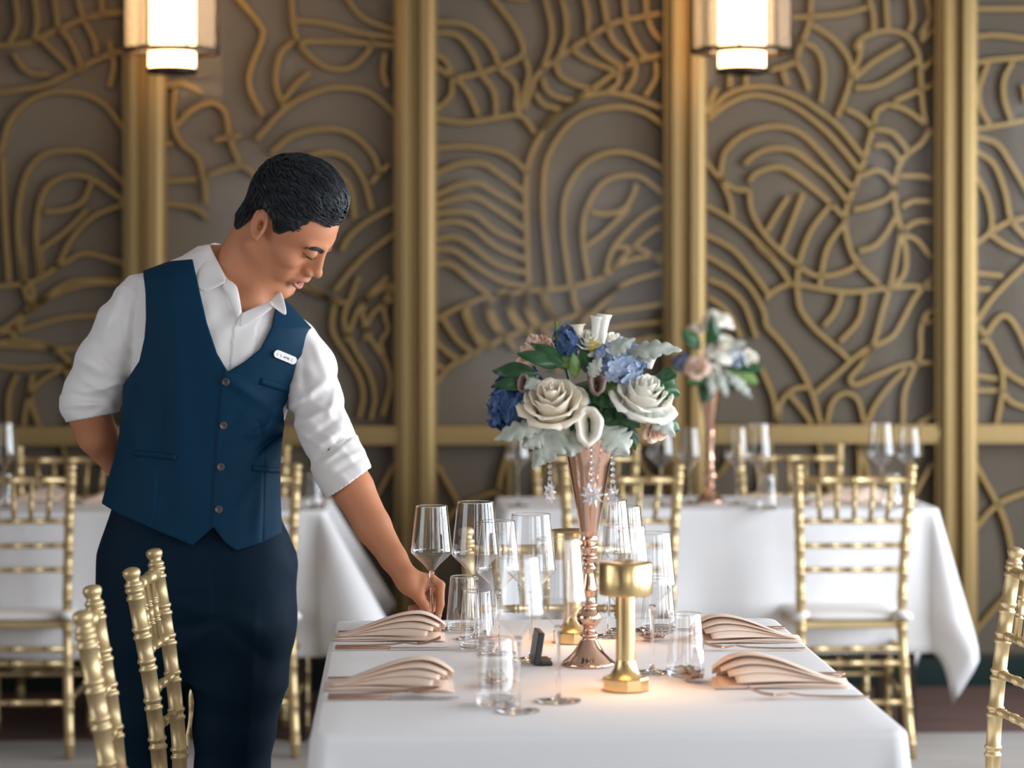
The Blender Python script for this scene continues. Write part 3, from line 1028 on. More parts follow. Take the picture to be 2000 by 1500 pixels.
H90 = math.radians(90)
_c = (at(262, 586, 4.63) + at(299, 586, 4.96)) / 2
put_chair(_c[0], _c[1], -H90 - 0.02, 'gold chiavari chair in front of the waiter, its tall back against his trousers')
_c = (at(163, 586, 3.98) + at(181, 586, 4.33)) / 2
put_chair(_c[0], _c[1], -H90 + 0.08, 'blurred gold chiavari chair nearest the camera, left of the front table')
_c = on_z(1985, 1068, 0.92)
put_chair(_c[0] + 0.005, _c[1] - 0.172, H90 + 0.03, 'gold chiavari chair cut by the right edge of the photo')
_c = post_pair((912, 1027), (1222, 1030))
put_chair(_c[0], _c[1], math.pi, 'gold chiavari chair at the far end of the front table, behind the wine glasses')
_c = post_pair((1556, 905), (1782, 905))
put_chair(_c[0], _c[1], 0, 'gold chiavari chair seen from behind at the right end of the back right table')
_c = on_z(1325, 905, 0.92)
put_chair(_c[0] - 0.178, _c[1], 0, 'gold chiavari chair seen from behind, partly hidden by the tall flower vase')
_c = on_z(138, 905, 0.92)
put_chair(_c[0] - 0.178, _c[1], 0, 'gold chiavari chair with white cushion seen from behind at the left edge')
_c = on_z(581, 900, 0.92)
put_chair(_c[0] - 0.178, _c[1] - 0.10, 0, 'gold chiavari chair mostly hidden behind the waiter, only one post beside his waist')
_c = on_z(50, 866, 0.92)
put_chair(_c[0] + 0.178, 8.53, math.pi, 'gold chiavari chair beyond the back left table, left of the waiter')
_c = on_z(1638, 866, 0.92)
put_chair(_c[0] - 0.178, 8.53, math.pi, 'gold chiavari chair beyond the back right table, right of the small vase')
_c = on_z(1242, 868, 0.92)
put_chair(_c[0] - 0.178, 8.53, math.pi, 'gold chiavari chair beyond the back right table, behind the big bouquet')
_c = on_z(556, 872, 0.92)
put_chair(_c[0] - 0.178, 8.53, math.pi, 'gold chiavari chair beyond the back left table, glimpsed under the waiter arm')
# ------------------------------------------------------------------ glasses
def make_wine_glass(kind):
    """kind 'white' (0.254 m) or 'red' (0.274 m)"""
    t = thing('wine_glass', '', 'wine glass', (0, 0, 0), 0, 'wine glasses')
    if kind == 'white':
        H, hb, hw, rw, rr = 0.254, 0.117, 0.158, 0.0425, 0.0325
    else:
        H, hb, hw, rw, rr = 0.274, 0.122, 0.168, 0.0480, 0.0365
    # bowl: cone out to the widest ring, then narrowing straight to the rim
    prof = [(0.0035, hb)]
    for r, z in spline([(0.006, hb + 0.004), (rw * 0.42, hb + (hw - hb) * 0.42), (rw * 0.86, hb + (hw - hb) * 0.85), (rw, hw + 0.002), (rw * 0.975, hw + 0.012)], 5):
        prof.append((r, z))
    for q in np.linspace(0.1, 1, 10):
        prof.append((rw * 0.975 + (rr - rw * 0.975) * q, hw + 0.012 + (H - hw - 0.012) * q))
    m_ = MB()
    m_.lathe(prof, 48)
    inner = [(max(r - 0.0011, 0.0), z + (0.002 if i == 0 else 0.0)) for i, (r, z) in enumerate(prof)][2:]
    m_.build('bowl', M['bowl'], t)
    m_ = MB()
    m_.lathe([(rr - 0.0009, H - 0.0006), (rr, H + 0.0004), (rr + 0.0005, H - 0.0004), (rr - 0.0001, H - 0.0012), (rr - 0.0009, H - 0.0006)], 48)
    m_.build('rim', M['crystal'], t)
    m_ = MB()
    m_.lathe([(0.0, 0.0072), (0.0046, 0.0072), (0.0036, 0.016), (0.0033, 0.05), (0.0034, hb - 0.02), (0.0050, hb - 0.004), (0.0066, hb + 0.0055), (0.0, hb + 0.0035)], 20)
    m_.build('stem', M['crystal'], t)
    m_ = MB()
    R = 0.036 if kind == 'white' else 0.039
    m_.lathe([(0.0, 0.0004), (R - 0.001, 0.0004), (R, 0.0014), (R - 0.001, 0.0024), (0.018, 0.0036), (0.008, 0.0052), (0.0047, 0.0072), (0.0, 0.0072)], 40)
    m_.build('foot', M['crystal'], t)
    return t


def make_tumbler():
    t = thing('water_tumbler', '', 'tumbler', (0, 0, 0), 0, 'water tumblers')
    m_ = MB()
    m_.lathe([(0.0345, 0.004), (0.0360, 0.012), (0.0352, 0.03), (0.0305, 0.080), (0.0275, 0.112)], 40)
    m_.build('wall', M['bowl'], t)
    m_ = MB()
    m_.lathe([(0.0, 0.0004), (0.030, 0.0004), (0.0345, 0.004), (0.0352, 0.010), (0.0335, 0.0125), (0.020, 0.0105), (0.0, 0.0098)], 40)
    m_.build('base', M['crystal'], t)
    m_ = MB()
    m_.lathe([(0.0266, 0.1116), (0.0275, 0.1126), (0.0281, 0.1116), (0.0275, 0.1106), (0.0266, 0.1116)], 40)
    m_.build('rim', M['crystal'], t)
    return t


_protos = {}


def place(kind, maker, loc, rotz, label):
    if kind not in _protos:
        o = maker()
        o.location = loc
        o.rotation_euler = (0, 0, rotz)
        o['label'] = label
        _protos[kind] = o
        return o
    return copy_thing(_protos[kind], loc, rotz, label)


TZ = TOPZ + 0.0025
for kind, px, d, lab in [
    ('white', 843, 4.975, 'wine glass whose stem the waiter holds'),
    ('red', 929, 4.834, 'large wine glass right beside the one in the waiter hand'),
    ('white', 973, 4.635, 'slim wine glass in the left cluster, between the two large ones, before the chair rail'),
    ('red', 1037, 4.555, 'large wine glass standing behind the black slate menu holder'),
    ('white', 1012, 3.985, 'blurred foreground wine glass, left of the foreground pair'),
    ('red', 1090, 4.085, 'blurred foreground wine glass, right of the foreground pair'),
    ('white', 1274, 4.40, 'wine glass directly right of the nearer gold lamp'),
    ('red', 1219, 4.315, 'large wine glass directly behind the shade of the nearer gold lamp'),
    ('white', 1220, 4.965, 'farthest wine glass on the right side of the front table, under the hanging crystal'),
    ('red', 1189, 4.87, 'large wine glass just right of the vase stem'),
]:
    place(kind, lambda k=kind: make_wine_glass(k), floor_at(px, d, TZ), 0.3, lab)
for px, d, lab in [
    (906, 4.95, 'water tumbler next to the waiter fingertips'),
    (932, 4.70, 'water tumbler in front of the large left wine glass'),
    (969, 4.045, 'blurred foreground water tumbler left of the black menu holder'),
    (1339, 4.36, 'water tumbler in front of the two right napkins'),
    (1286, 4.93, 'water tumbler at the far right of the front table behind the wine glasses'),
]:
    place('tumbler', make_tumbler, floor_at(px, d, TZ), 0.3, lab)
# background glasses
for kind, px, d, lab in [
    ('white', 1012, 7.95, 'background wine glass left of the bouquet, at the table corner'),
    ('red', 1292, 7.96, 'background large wine glass just right of the bouquet'),
    ('white', 1347, 8.02, 'background wine glass left of the small flower vase'),
    ('white', 1440, 8.02, 'background wine glass right of the small flower vase'),
    ('red', 1482, 7.90, 'background large wine glass between the small vase and the far chair'),
    ('red', 1722, 7.95, 'background large wine glass over the right chair back'),
    ('white', 1777, 8.02, 'background wine glass at the right end of the back table'),
    ('red', 8, 7.95, 'background large wine glass at the left edge of the photo'),
]:
    place(kind, lambda k=kind: make_wine_glass(k), floor_at(px, d, TZ), 0.3, lab)
for px, d, lab in [
    (1498, 7.82, 'background water tumbler right of the small flower vase'),
    (1742, 7.86, 'background water tumbler seen through the right chair back'),
    (10, 7.86, 'background water tumbler at the left edge of the photo'),
    (612, 7.86, 'background water tumbler beside the waiter elbow'),
]:
    place('tumbler', make_tumbler, floor_at(px, d, TZ), 0.3, lab)


# ------------------------------------------------------------------ gold table lamps
def make_table_lamp():
    t = thing('table_lamp', '', 'lamp', (0, 0, 0), 0, 'cordless gold table lamps')
    m_ = MB()
    m_.lathe([(0.0, 0.0005), (0.040, 0.0005), (0.0405, 0.003), (0.0405, 0.020), (0.039, 0.0225), (0.030, 0.0235)], 10, smooth=False, a0=0.3)
    m_.build('base', M['brass'], t)
    m_ = MB()
    m_.lathe([(0.0315, 0.023), (0.026, 0.028), (0.0205, 0.037), (0.0180, 0.047), (0.0172, 0.052)], 32)
    m_.build('collar', M['brass'], t)
    m_ = MB()
    m_.lathe([(0.0172, 0.050), (0.0168, 0.184)], 32)
    m_.build('stem', M['brass'], t)
    m_ = MB()
    m_.lathe([(0.0165, 0.182), (0.0435, 0.182), (0.0448, 0.167), (0.0462, 0.166), (0.0468, 0.168), (0.0468, 0.219), (0.0455, 0.2215), (0.0, 0.2215)], 48)
    m_.build('shade', M['brass'], t)
    m_ = MB()
    m_.lathe([(0.0190, 0.1812), (0.0420, 0.1812), (0.0420, 0.1785), (0.0190, 0.1785), (0.0190, 0.1812)], 48)
    m_.build('light_ring', M['led'], t)
    return t


for px, d, lab in [(1222, 4.205, 'nearer gold table lamp with round head on a faceted base'), (1119, 4.79, 'farther gold table lamp, behind the vase stem')]:
    place('tlamp', make_table_lamp, floor_at(px, d, TZ), 0.0, lab)

# ------------------------------------------------------------------ menu holder
t = thing('menu_holder', 'small black slate menu holder leaning on its foot, left of the vase base', 'table sign', floor_at(1046, 4.51, TZ), math.radians(-86))
R_ = Matrix.Rotation(math.radians(-9), 3, 'X')
o = MB().box((-0.036, -0.006, 0.0), (0.036, 0.006, 0.060), R_, (0, -0.002, 0.002)).build('slate', M['black_plastic'], t)
bevel(o, 0.002)
o = MB().box((-0.036, 0.004, 0.0), (0.036, 0.028, 0.008)).build('foot', M['black_plastic'], t)
bevel(o, 0.003)


# ------------------------------------------------------------------ napkins
def make_napkin():
    """folded cloth: flat underside, pleats rising to a rounded roll at +X"""
    t = thing('folded_napkin', '', 'napkin', (0, 0, 0), 0, 'peach napkins')
    L, Wd = 0.225, 0.125
    m_ = MB()
    # flat underside sheet, two layers
    for k, z in enumerate((0.0012, 0.0042)):
        P = []
        for i in range(13):
            u = i / 12
            wv = Wd * (0.62 + 0.38 * u) / 2
            P.append([(u * L * (1 - 0.04 * k), wv * v, z + 0.0012 * math.sin(u * 7 + v * 3 + k) + 0.001) for v in np.linspace(-1, 1, 9)])
        m_.grid(P)
    o = m_.build('underside', M['napkin'], t)
    solidify(o, 0.0018)
    # overlapping pleats
    for k in range(4):
        m_ = MB()
        P = []
        hmax = 0.050 - 0.0085 * k
        start = 0.0 + 0.05 * k
        vend = (0.60, 0.70, 0.80, 0.93)[k]
        for i in range(25):
            u = i / 24
            x = (start + (1 - start - 0.03 * k) * u) * L
            uu = x / L
            rise = hmax * (math.sin(math.pi * min(uu / 0.74, 1) / 2) ** 1.6 if uu < 0.74 else 1 - 0.55 * ((uu - 0.74) / 0.26) ** 2)
            row = []
            wv = Wd * (0.50 + 0.52 * uu) / 2 * (1 - 0.05 * k) * (1 if uu < 0.85 else 1 - 0.35 * ((uu - 0.85) / 0.15) ** 2)
            for v in np.linspace(0, 1, 17):
                a = math.pi * (0.02 + vend * v)
                y = wv * math.cos(a) - 0.008 * v * math.sin(uu * 5 + k)
                z = 0.006 + rise * math.sin(a) ** 0.8 + (0.004 * math.sin(uu * 9 + k * 1.7) * (1 - v) * uu)
                row.append((x - 0.006 * v * k, y, z))
            P.append(row)
        m_.grid(P)
        o = m_.build('pleat', M['napkin'], t)
        solidify(o, 0.0011)
    return t


for px, py, rot, lab, sc in [
    (650, 1249, 0.0, 'peach napkin by the waiter hand, farther of the two on the left side', 1.0),
    (634, 1346, 0.0, 'peach napkin nearer the camera on the left side of the front table', 1.0),
    (1562, 1252, math.pi - 0.04, 'peach napkin farther of the two on the right side of the front table', 0.96),
    (1655, 1340, math.pi - 0.10, 'peach napkin lit orange by the lamp, nearer on the right side', 1.05),
]:
    p = on_z(px, py, TOPZ)
    o = place('napkin', make_napkin, (p[0], p[1], TZ), rot, lab)
    o.scale = (sc, sc if abs(rot) < 1 else -sc, sc * 0.95)
for px, py, rot, lab in [(2, 985, 0.2, 'background napkin on the back left table, seen through a chair back'), (150, 985, 0.4, 'background napkin on the back left table next to the waiter vest'),
                         (1570, 985, 0.1, 'background napkin on the back right table behind the right chair'), (1790, 985, 2.9, 'background napkin at the right end of the back table')]:
    p = on_z(px, py, TOPZ)
    o = place('napkin', make_napkin, (p[0], p[1], TZ), rot, lab)


# ------------------------------------------------------------------ cutlery (all lie along +X, handle at 0)
def flat_bar(m_, pts, widths, thick):
    """pts: centre line (x, z); widths; thickness"""
    P = []
    for (x, z), w in zip(pts, widths):
        row = []
        for a in np.linspace(0, 2 * math.pi, 13)[:-1]:
            row.append((x, w * math.cos(a), z + thick * math.sin(a)))
        P.append(row)
    m_.grid(P, closed_u=True)
    m_.add(P[0], [tuple(range(11, -1, -1))])
    m_.add(P[-1], [tuple(range(12))])


def make_knife():
    t = thing('table_knife', '', 'knife', (0, 0, 0), 0, 'rose gold knives')
    m_ = MB()
    flat_bar(m_, [(0, .004), (.004, .004), (.05, .0042), (.10, .0038), (.108, .0034)], [.003, .0052, .0052, .0040, .0030], 0.0032)
    m_.build('handle', M['cutlery'], t)
    m_ = MB()
    flat_bar(m_, [(.106, .0036), (.115, .0034), (.16, .003), (.205, .0026), (.222, .0024)], [.0030, .0070, .0085, .0072, .0012], 0.0010)
    m_.build('blade', M['steel'], t)
    return t


def make_fork():
    t = thing('table_fork', '', 'fork', (0, 0, 0), 0, 'rose gold forks')
    m_ = MB()
    flat_bar(m_, [(0, .0032), (.004, .0032), (.06, .0034), (.11, .0050), (.135, .0085)], [.003, .0058, .0048, .0026, .0028], 0.0018)
    m_.build('handle', M['cutlery'], t)
    m_ = MB()
    flat_bar(m_, [(.132, .0082), (.142, .0075), (.155, .0055), (.163, .0060)], [.003, .0095, .0115, .0110], 0.0011)
    for k in range(4):
        y = -0.0088 + 0.0059 * k
        m_.tube(spline([(.160, y, .0058), (.180, y, .0085), (.198, y * 1.02, .0150), (.206, y * 1.02, .0190)], 4), [0.0017] * 12 + [0.0008], 6)
    m_.build('tines', M['cutlery'], t)
    return t


def make_spoon():
    t = thing('table_spoon', '', 'spoon', (0, 0, 0), 0, 'rose gold spoons')
    m_ = MB()
    flat_bar(m_, [(0, .0032), (.004, .0032), (.06, .0034), (.11, .0055), (.135, .0090)], [.003, .0058, .0046, .0026, .0026], 0.0018)
    m_.build('handle', M['cutlery'], t)
    m_ = MB()
    P = []
    for i in range(13):
        u = i / 12
        x = 0.132 + 0.062 * u
        w = 0.0195 * math.sin(math.pi * min(max(u * 0.97 + 0.03, 0.0), 1)) ** 0.6
        row = []
        for v in np.linspace(-1, 1, 11):
            dep = 0.0075 * math.sin(math.pi * u) ** 0.7 * (1 - v * v)
            row.append((x, w * v, 0.0095 + 0.004 * u - dep))
        P.append(row)
    m_.grid(P)
    o = m_.build('spoon_bowl', M['cutlery'], t)
    solidify(o, 0.0012)
    return t


CUT = {'knife': make_knife, 'fork': make_fork, 'spoon': make_spoon}
for kind, px, py, rot, lab in [
    ('fork', 660, 1239, 0.03, 'fork behind the far left napkin, tines by the held glass'),
    ('knife', 654, 1272, 0.0, 'knife in front of the far left napkin'),
    ('fork', 655, 1267, 0.01, 'fork with raised tines before the far left napkin'),
    ('fork', 640, 1330, 0.05, 'fork behind the near left napkin'),
    ('knife', 640, 1370, 0.0, 'knife in front of the near left napkin'),
    ('spoon', 641, 1363, 0.02, 'spoon catching lamp light before the near left napkin'),
    ('knife', 1533, 1232, math.pi, 'knife behind the far right napkin'),
    ('fork', 1573, 1272, math.pi - 0.05, 'fork in front of the far right napkin'),
    ('knife', 1650, 1323, math.pi + 0.0, 'knife behind the near right napkin'),
    ('spoon', 1652, 1330, math.pi + 0.03, 'spoon behind the near right napkin'),
    ('fork', 1697, 1367, math.pi - 0.05, 'fork in front of the near right napkin'),
]:
    p = on_z(px, py, TOPZ)
    place(kind, CUT[kind], (p[0], p[1], TZ), rot, lab)
for kind, px, d, rot, lab in [
    ('spoon', 1330, 4.46, -H90, 'dessert spoon pointing at the camera beside the right tumbler'),
    ('fork', 1347, 4.46, -H90 - 0.05, 'dessert fork pointing at the camera beside the right tumbler'),
    ('spoon', 955, 4.40, -H90, 'dessert spoon seen through the blurred foreground tumbler'),
    ('fork', 975, 4.41, -H90 + 0.06, 'dessert fork seen through the blurred foreground tumbler'),
    ('spoon', 1250, 4.97, -H90, 'dessert spoon behind the wine glasses right of the vase'),
    ('fork', 1268, 4.97, -H90, 'dessert fork behind the wine glasses right of the vase'),
    ('spoon', 948, 4.93, -H90, 'dessert spoon seen through the left tumblers'),
]:
    place(kind, CUT[kind], floor_at(px, d, TZ), rot, lab)
# ------------------------------------------------------------------ trumpet vases, bouquets, crystals
def leaf_mat(name, c1, c2, rough=0.45):
    m = mat(name, c1, rough)
    noise_color(m, c1, c2, 40, 3)
    return m


M['leaf'] = leaf_mat('dark_leaf', (0.010, 0.055, 0.018), (0.025, 0.105, 0.030), 0.38)
M['leaf_light'] = leaf_mat('light_leaf', (0.12, 0.22, 0.05), (0.22, 0.34, 0.10), 0.45)
M['dusty'] = leaf_mat('dusty_miller_leaf', (0.30, 0.34, 0.29), (0.56, 0.58, 0.52), 0.8)
M['petal_cream'] = leaf_mat('cream_petal', (0.94, 0.83, 0.66), (0.96, 0.88, 0.75), 0.55)
M['petal_white'] = leaf_mat('ivory_petal', (0.92, 0.87, 0.75), (0.95, 0.92, 0.84), 0.55)
M['petal_blush'] = leaf_mat('blush_petal', (0.88, 0.62, 0.48), (0.92, 0.74, 0.62), 0.55)
M['petal_blue'] = leaf_mat('deep_blue_floret', (0.035, 0.085, 0.22), (0.09, 0.17, 0.36), 0.55)
M['petal_sky'] = leaf_mat('pale_blue_floret', (0.34, 0.45, 0.68), (0.58, 0.66, 0.80), 0.55)
M['petal_yellow'] = leaf_mat('yellow_petal', (0.80, 0.60, 0.06), (0.86, 0.72, 0.20), 0.5)
M['mauve'] = leaf_mat('faded_mauve_petal', (0.20, 0.13, 0.11), (0.36, 0.26, 0.22), 0.7)
for _k in ('petal_cream', 'petal_white', 'petal_blush'):
    _b = M[_k].node_tree.nodes['Principled BSDF']
    _b.inputs['Subsurface Weight'].default_value = 0.15
    _b.inputs['Subsurface Radius'].default_value = (0.01, 0.006, 0.004)


def make_vase(label):
    t = thing('trumpet_vase', label, 'vase', (0, 0, 0), 0, 'rose gold trumpet vases')
    m_ = MB()
    m_.lathe([(0.0, 0.0005), (0.0495, 0.0005), (0.0505, 0.003), (0.0480, 0.007), (0.0410, 0.012), (0.0290, 0.024), (0.0200, 0.038), (0.0155, 0.046)], 48)
    m_.build('foot', M['copper'], t)
    m_ = MB()
    prof = [(0.0155, 0.045)]
    for z, r in ((.050, .0125), (.056, .0175), (.062, .0125), (.068, .0110), (.078, .0205), (.090, .0235), (.100, .0185), (.106, .0130), (.112, .0165), (.118, .0125), (.128, .0115),
                 (.140, .0140), (.160, .0105), (.172, .0085), (.180, .0130), (.188, .0090), (.194, .0125), (.200, .0165), (.206, .0115), (.212, .0145), (.220, .0185), (.226, .0120), (.232, .0165), (.240, .0150)):
        prof.append((r, z))
    m_.lathe([tuple(p) for p in spline(prof, 3)], 40)
    m_.build('stem', M['copper'], t)
    m_ = MB()
    m_.lathe([(0.0, 0.236), (0.0150, 0.238), (0.0172, 0.25), (0.0260, 0.30), (0.0390, 0.37), (0.0505, 0.425), (0.0515, 0.4265), (0.0495, 0.4265), (0.0380, 0.37), (0.0, 0.30)], 48)
    m_.build('cone', M['copper'], t)
    return t


def petal(m_, R, org, ang, base_r, length, width, open_, curl, cup=0.5, nu=7, nv=7, ruffle=0.0, seed=0):
    """one petal round axis +Z of frame R; open_ = outward lean (rad), curl = extra lean at the tip"""
    P = []
    for i in range(nu):
        u = i / (nu - 1)
        w = width * (math.sin(math.pi * (0.16 + 0.66 * u)) ** 0.8)
        lean = open_ + curl * u * u
        r = base_r + length * (u * math.sin(open_) + 0.5 * u * u * math.sin(curl) * 0.9)
        z = length * u * math.cos(lean * 0.75)
        row = []
        for v in np.linspace(-1, 1, nv):
            th = ang + v * w / max(base_r + 0.010, r + 0.004)
            rr = r - cup * abs(v) ** 2 * 0.25 * w + ruffle * math.sin(v * 9 + seed) * u
            zz = z - (abs(v) ** 3) * length * 0.18 * u + ruffle * math.cos(v * 7 + seed * 2) * u
            p = R @ Vector((rr * math.cos(th), rr * math.sin(th), zz)) + Vector(org)
            row.append(p)
        P.append(row)
    m_.grid(P)


def add_rose(parent, name, org, nrm, rad, m, seed, tight=1.0):
    rnd = random.Random(seed)
    R = basis(nrm, rnd.uniform(0, 6))
    layers = [(0.10, 3, 0.00, 0.00), (0.24, 4, 0.03, 0.05), (0.40, 4, 0.07, 0.13), (0.56, 5, 0.12, 0.26), (0.70, 5, 0.20, 0.55), (0.78, 5, 0.36, 0.95)]
    o = None
    root = None
    for li, (br, n, op, cu) in enumerate(layers):
        m_ = MB()
        for k in range(n):
            a = 2 * math.pi * (k + 0.5 * (li % 2)) / n + rnd.uniform(-0.15, 0.15)
            petal(m_, R, Vector(org) - R @ Vector((0, 0, rad * (0.40 + 0.07 * li))), a, rad * br * 0.80, rad * (1.02 - 0.045 * li), rad * (0.34 + 0.78 * br), op * tight, cu * tight + rnd.uniform(-.1, .15),
                  0.30, 9, 9, rad * 0.012, rnd.uniform(0, 6))
        if li == 0:
            root = m_.build(name, m, parent)
            solidify(root, rad * 0.02)
        else:
            q = m_.build('petal_ring', m, root)
            solidify(q, rad * 0.02)
    return root


def add_lisianthus(parent, org, nrm, rad, m, name='lisianthus'):
    """rolled trumpet: an upright oval lip with a narrow slit throat"""
    n_ = Vector(nrm).normalized()
    v_ = (Vector((0, 0, 1)) - n_ * n_.z).normalized()
    u_ = v_.cross(n_)
    m_ = MB()
    P = []
    for i in range(19):
        u = i / 18
        if u < 0.5:                                   # outside of the cup, back to lip
            q = u / 0.5
            sx, sy, z = 0.70 * (0.25 + 0.75 * q ** 0.6), 1.0 * (0.25 + 0.75 * q ** 0.6), -1.3 + 1.3 * q
        elif u < 0.75:                                # rolled lip
            q = (u - 0.5) / 0.25
            sx, sy, z = 0.70 - 0.36 * q, 1.0 - 0.30 * q, 0.24 * math.sin(math.pi * q)
        else:                                         # throat
            q = (u - 0.75) / 0.25
            sx, sy, z = 0.34 - 0.30 * q, 0.70 - 0.35 * q, -0.9 * q
        row = []
        for k in range(36):
            a = 2 * math.pi * k / 36
            f = 1 + 0.05 * math.sin(3 * a + 1) + 0.03 * math.sin(7 * a)
            row.append(Vector(org) + (u_ * (math.cos(a) * sx) + v_ * (math.sin(a) * sy) + n_ * (z + 0.06 * math.sin(2 * a + 1))) * rad * f)
        P.append(row)
    m_.grid(P, closed_u=True)
    return m_.build(name, m, parent)


def add_hydrangea(parent, name, org, rad, m, seed, n=34, squash=(1, 1, 1), front=None):
    rnd = random.Random(seed)
    m_ = MB()
    for k in range(n):
        z = 1 - 2 * (k + 0.5) / n
        a = k * 2.399963 + seed
        d = Vector((math.sqrt(1 - z * z) * math.cos(a), math.sqrt(1 - z * z) * math.sin(a), z))
        p = Vector(org) + Vector((d.x * squash[0], d.y * squash[1], d.z * squash[2])) * rad * rnd.uniform(0.78, 1.02)
        R = basis(d + Vector((rnd.uniform(-.4, .4), rnd.uniform(-.4, .4), rnd.uniform(-.4, .4))), rnd.uniform(0, 6))
        s = rad * rnd.uniform(0.29, 0.38)
        for q in range(4):
            an = q * math.pi / 2
            P = []
            for i in range(5):
                u = i / 4
                w = 0.52 * math.sin(math.pi * (0.10 + 0.78 * u)) ** 0.8
                row = []
                for v in (-1, -.5, 0, .5, 1):
                    x, y = s * (0.06 + u), s * w * v
                    zz = s * (0.18 * u * u + 0.12 * v * v)
                    row.append(p + R @ Vector((x * math.cos(an) - y * math.sin(an), x * math.sin(an) + y * math.cos(an), zz)))
                P.append(row)
            m_.grid(P)
    return m_.build(name, m, parent)


def add_leaf(parent, base, tip, width, m, name='leaf', kind='plain', bend=0.15, face=(0, -1, 0.4), seed=0):
    """leaf blade from base to tip; kind: plain, serrate, lobed"""
    b, tp = Vector(base), Vector(tip)
    ax = tp - b
    L = ax.length
    ax.normalize()
    f = Vector(face)
    f = (f - ax * f.dot(ax))
    f = f.normalized() if f.length > 1e-4 else ax.orthogonal().normalized()
    sd = ax.cross(f)
    NU = 33 if kind != 'plain' else 15
    P = []
    rnd = random.Random(seed)
    ph = rnd.uniform(0, 6)
    for i in range(NU):
        u = i / (NU - 1)
        w = width * (math.sin(math.pi * min(1, (0.06 + 0.94 * u))) ** 0.75) * (1 - 0.25 * u)
        if kind == 'serrate':
            w *= 0.88 + 0.16 * ((u * 10 + ph) % 1.0)
        if kind == 'lobed':
            w *= 0.52 + 0.58 * abs(math.sin(u * math.pi * 4.5 + 0.4)) ** 0.6
        row = []
        for v in np.linspace(-1, 1, 9):
            off = -0.25 * width * abs(v) ** 1.3 + 0.06 * width * math.sin(u * 9 + v * 4 + ph)
            sweep = (0.12 * L * abs(v) if kind == 'lobed' else 0.05 * L * abs(v)) * (1 - u)
            p = b + ax * (L * u + sweep) + sd * (w * v) + f * (off + bend * L * (math.sin(math.pi * u) - u * 0.3))
            row.append(p)
        P.append(row)
    m_ = MB()
    m_.grid(P)
    o = m_.build(name, m, parent)
    solidify(o, 0.0012)
    return o


VD = 4.49
vase = make_vase('tall rose gold trumpet vase at the centre of the front table')
vbase = floor_at(1150, VD, TZ)
vase.location = vbase


def fl(px, py, dy=0.0):
    """point of the bouquet, local to its root"""
    p = at(px, py, VD + dy)
    return Vector((p[0] - vbase[0], p[1] - vbase[1], p[2] - vbase[2]))


bq = thing('flower_bouquet', 'large bouquet of cream roses, blue hydrangea and silver leaves in the tall vase', 'bouquet', vbase, 0, 'bouquets')
# stems into the vase and green heart
m_ = MB()
for k, (px, py) in enumerate([(1060, 790), (1100, 700), (1150, 660), (1200, 700), (1250, 770), (1010, 800), (1290, 800), (1150, 830), (1180, 740), (1090, 830), (1220, 830)]):
    m_.tube(spline([(0.006 * math.cos(k), 0.006 * math.sin(k), 0.31), fl(1150 + (px - 1150) * 0.25, 850), fl(px, py, 0.02)], 5), 0.0028, 6)
m_.build('flower_stems', M['leaf'], bq)
m_ = MB()
m_.lathe([(0, -0.05), (0.04, -0.045), (0.062, -0.02), (0.066, 0.01), (0.05, 0.04), (0.0, 0.055)], 20, org=fl(1150, 800, 0.02))
m_.build('moss_heart', M['leaf'], bq)
add_rose(bq, 'rose', fl(1078, 776, -0.080), (-0.12, -0.62, 0.78), 0.058, M['petal_cream'], 3)
add_rose(bq, 'rose', fl(1262, 766, -0.065), (0.25, -0.55, 0.80), 0.058, M['petal_white'], 7, 0.95)
add_lisianthus(bq, fl(1150, 831, -0.095), (-0.10, -0.95, 0.10), 0.0375, M['petal_white'])
add_rose(bq, 'rose', fl(1046, 676, 0.02), (-0.4, -0.2, 0.9), 0.040, M['petal_blush'], 11, 1.2)
add_rose(bq, 'carnation', fl(1150, 662, -0.03), (0.0, -0.7, 0.7), 0.028, M['petal_white'], 13, 1.1)
add_rose(bq, 'carnation', fl(1200, 664, 0.03), (0.5, -0.3, 0.8), 0.026, M['petal_white'], 17, 1.2)
add_rose(bq, 'small_rose', fl(1290, 842, -0.02), (0.5, -0.6, -0.4), 0.026, M['petal_blush'], 19, 1.2)
# tall calla-like blooms at the top
for (pts, m) in [([(1158, 690), (1164, 650), (1168, 618)], 'petal_white'), ([(1172, 690), (1176, 650), (1180, 614)], 'petal_white'), ([(1158, 700), (1156, 680), (1160, 665)], 'petal_yellow'),
                 ([(1268, 720), (1272, 700), (1276, 688)], 'petal_white'), ([(1132, 660), (1130, 645), (1129, 634)], 'petal_cream')]:
    m_ = MB()
    S = spline([fl(a, b, -0.03) for a, b in pts], 6)
    m_.tube(S, list(np.linspace(0.004, 0.0105, len(S) - 2)) + [0.012, 0.0145], 12, caps=False)
    o = m_.build('calla', M[m], bq)
    solidify(o, 0.0012)
for pts in [[(1092, 690), (1088, 655), (1086, 628)], [(1158, 660), (1157, 640), (1158, 622)]]:
    m_ = MB()
    m_.tube([fl(a, b, -0.02) for a, b in pts], 0.0032, 8)
    m_.build('bud_stem', M['leaf_light'], bq)
add_hydrangea(bq, 'hydrangea', fl(1003, 792, -0.03), 0.046, M['petal_blue'], 1, 60, (0.95, 0.8, 1.15))
add_hydrangea(bq, 'hydrangea', fl(1112, 668, -0.015), 0.030, M['petal_blue'], 2, 38)
add_hydrangea(bq, 'hydrangea', fl(1212, 708, -0.05), 0.042, M['petal_sky'], 3, 56, (1.1, 0.8, 0.9))
add_hydrangea(bq, 'hydrangea', fl(1030, 745, 0.0), 0.026, M['petal_blue'], 4, 22)
o = add_lisianthus(bq, fl(1166, 748, -0.075), (0.0, -0.9, 0.3), 0.024, M['mauve'])
o.name = 'faded_bloom'
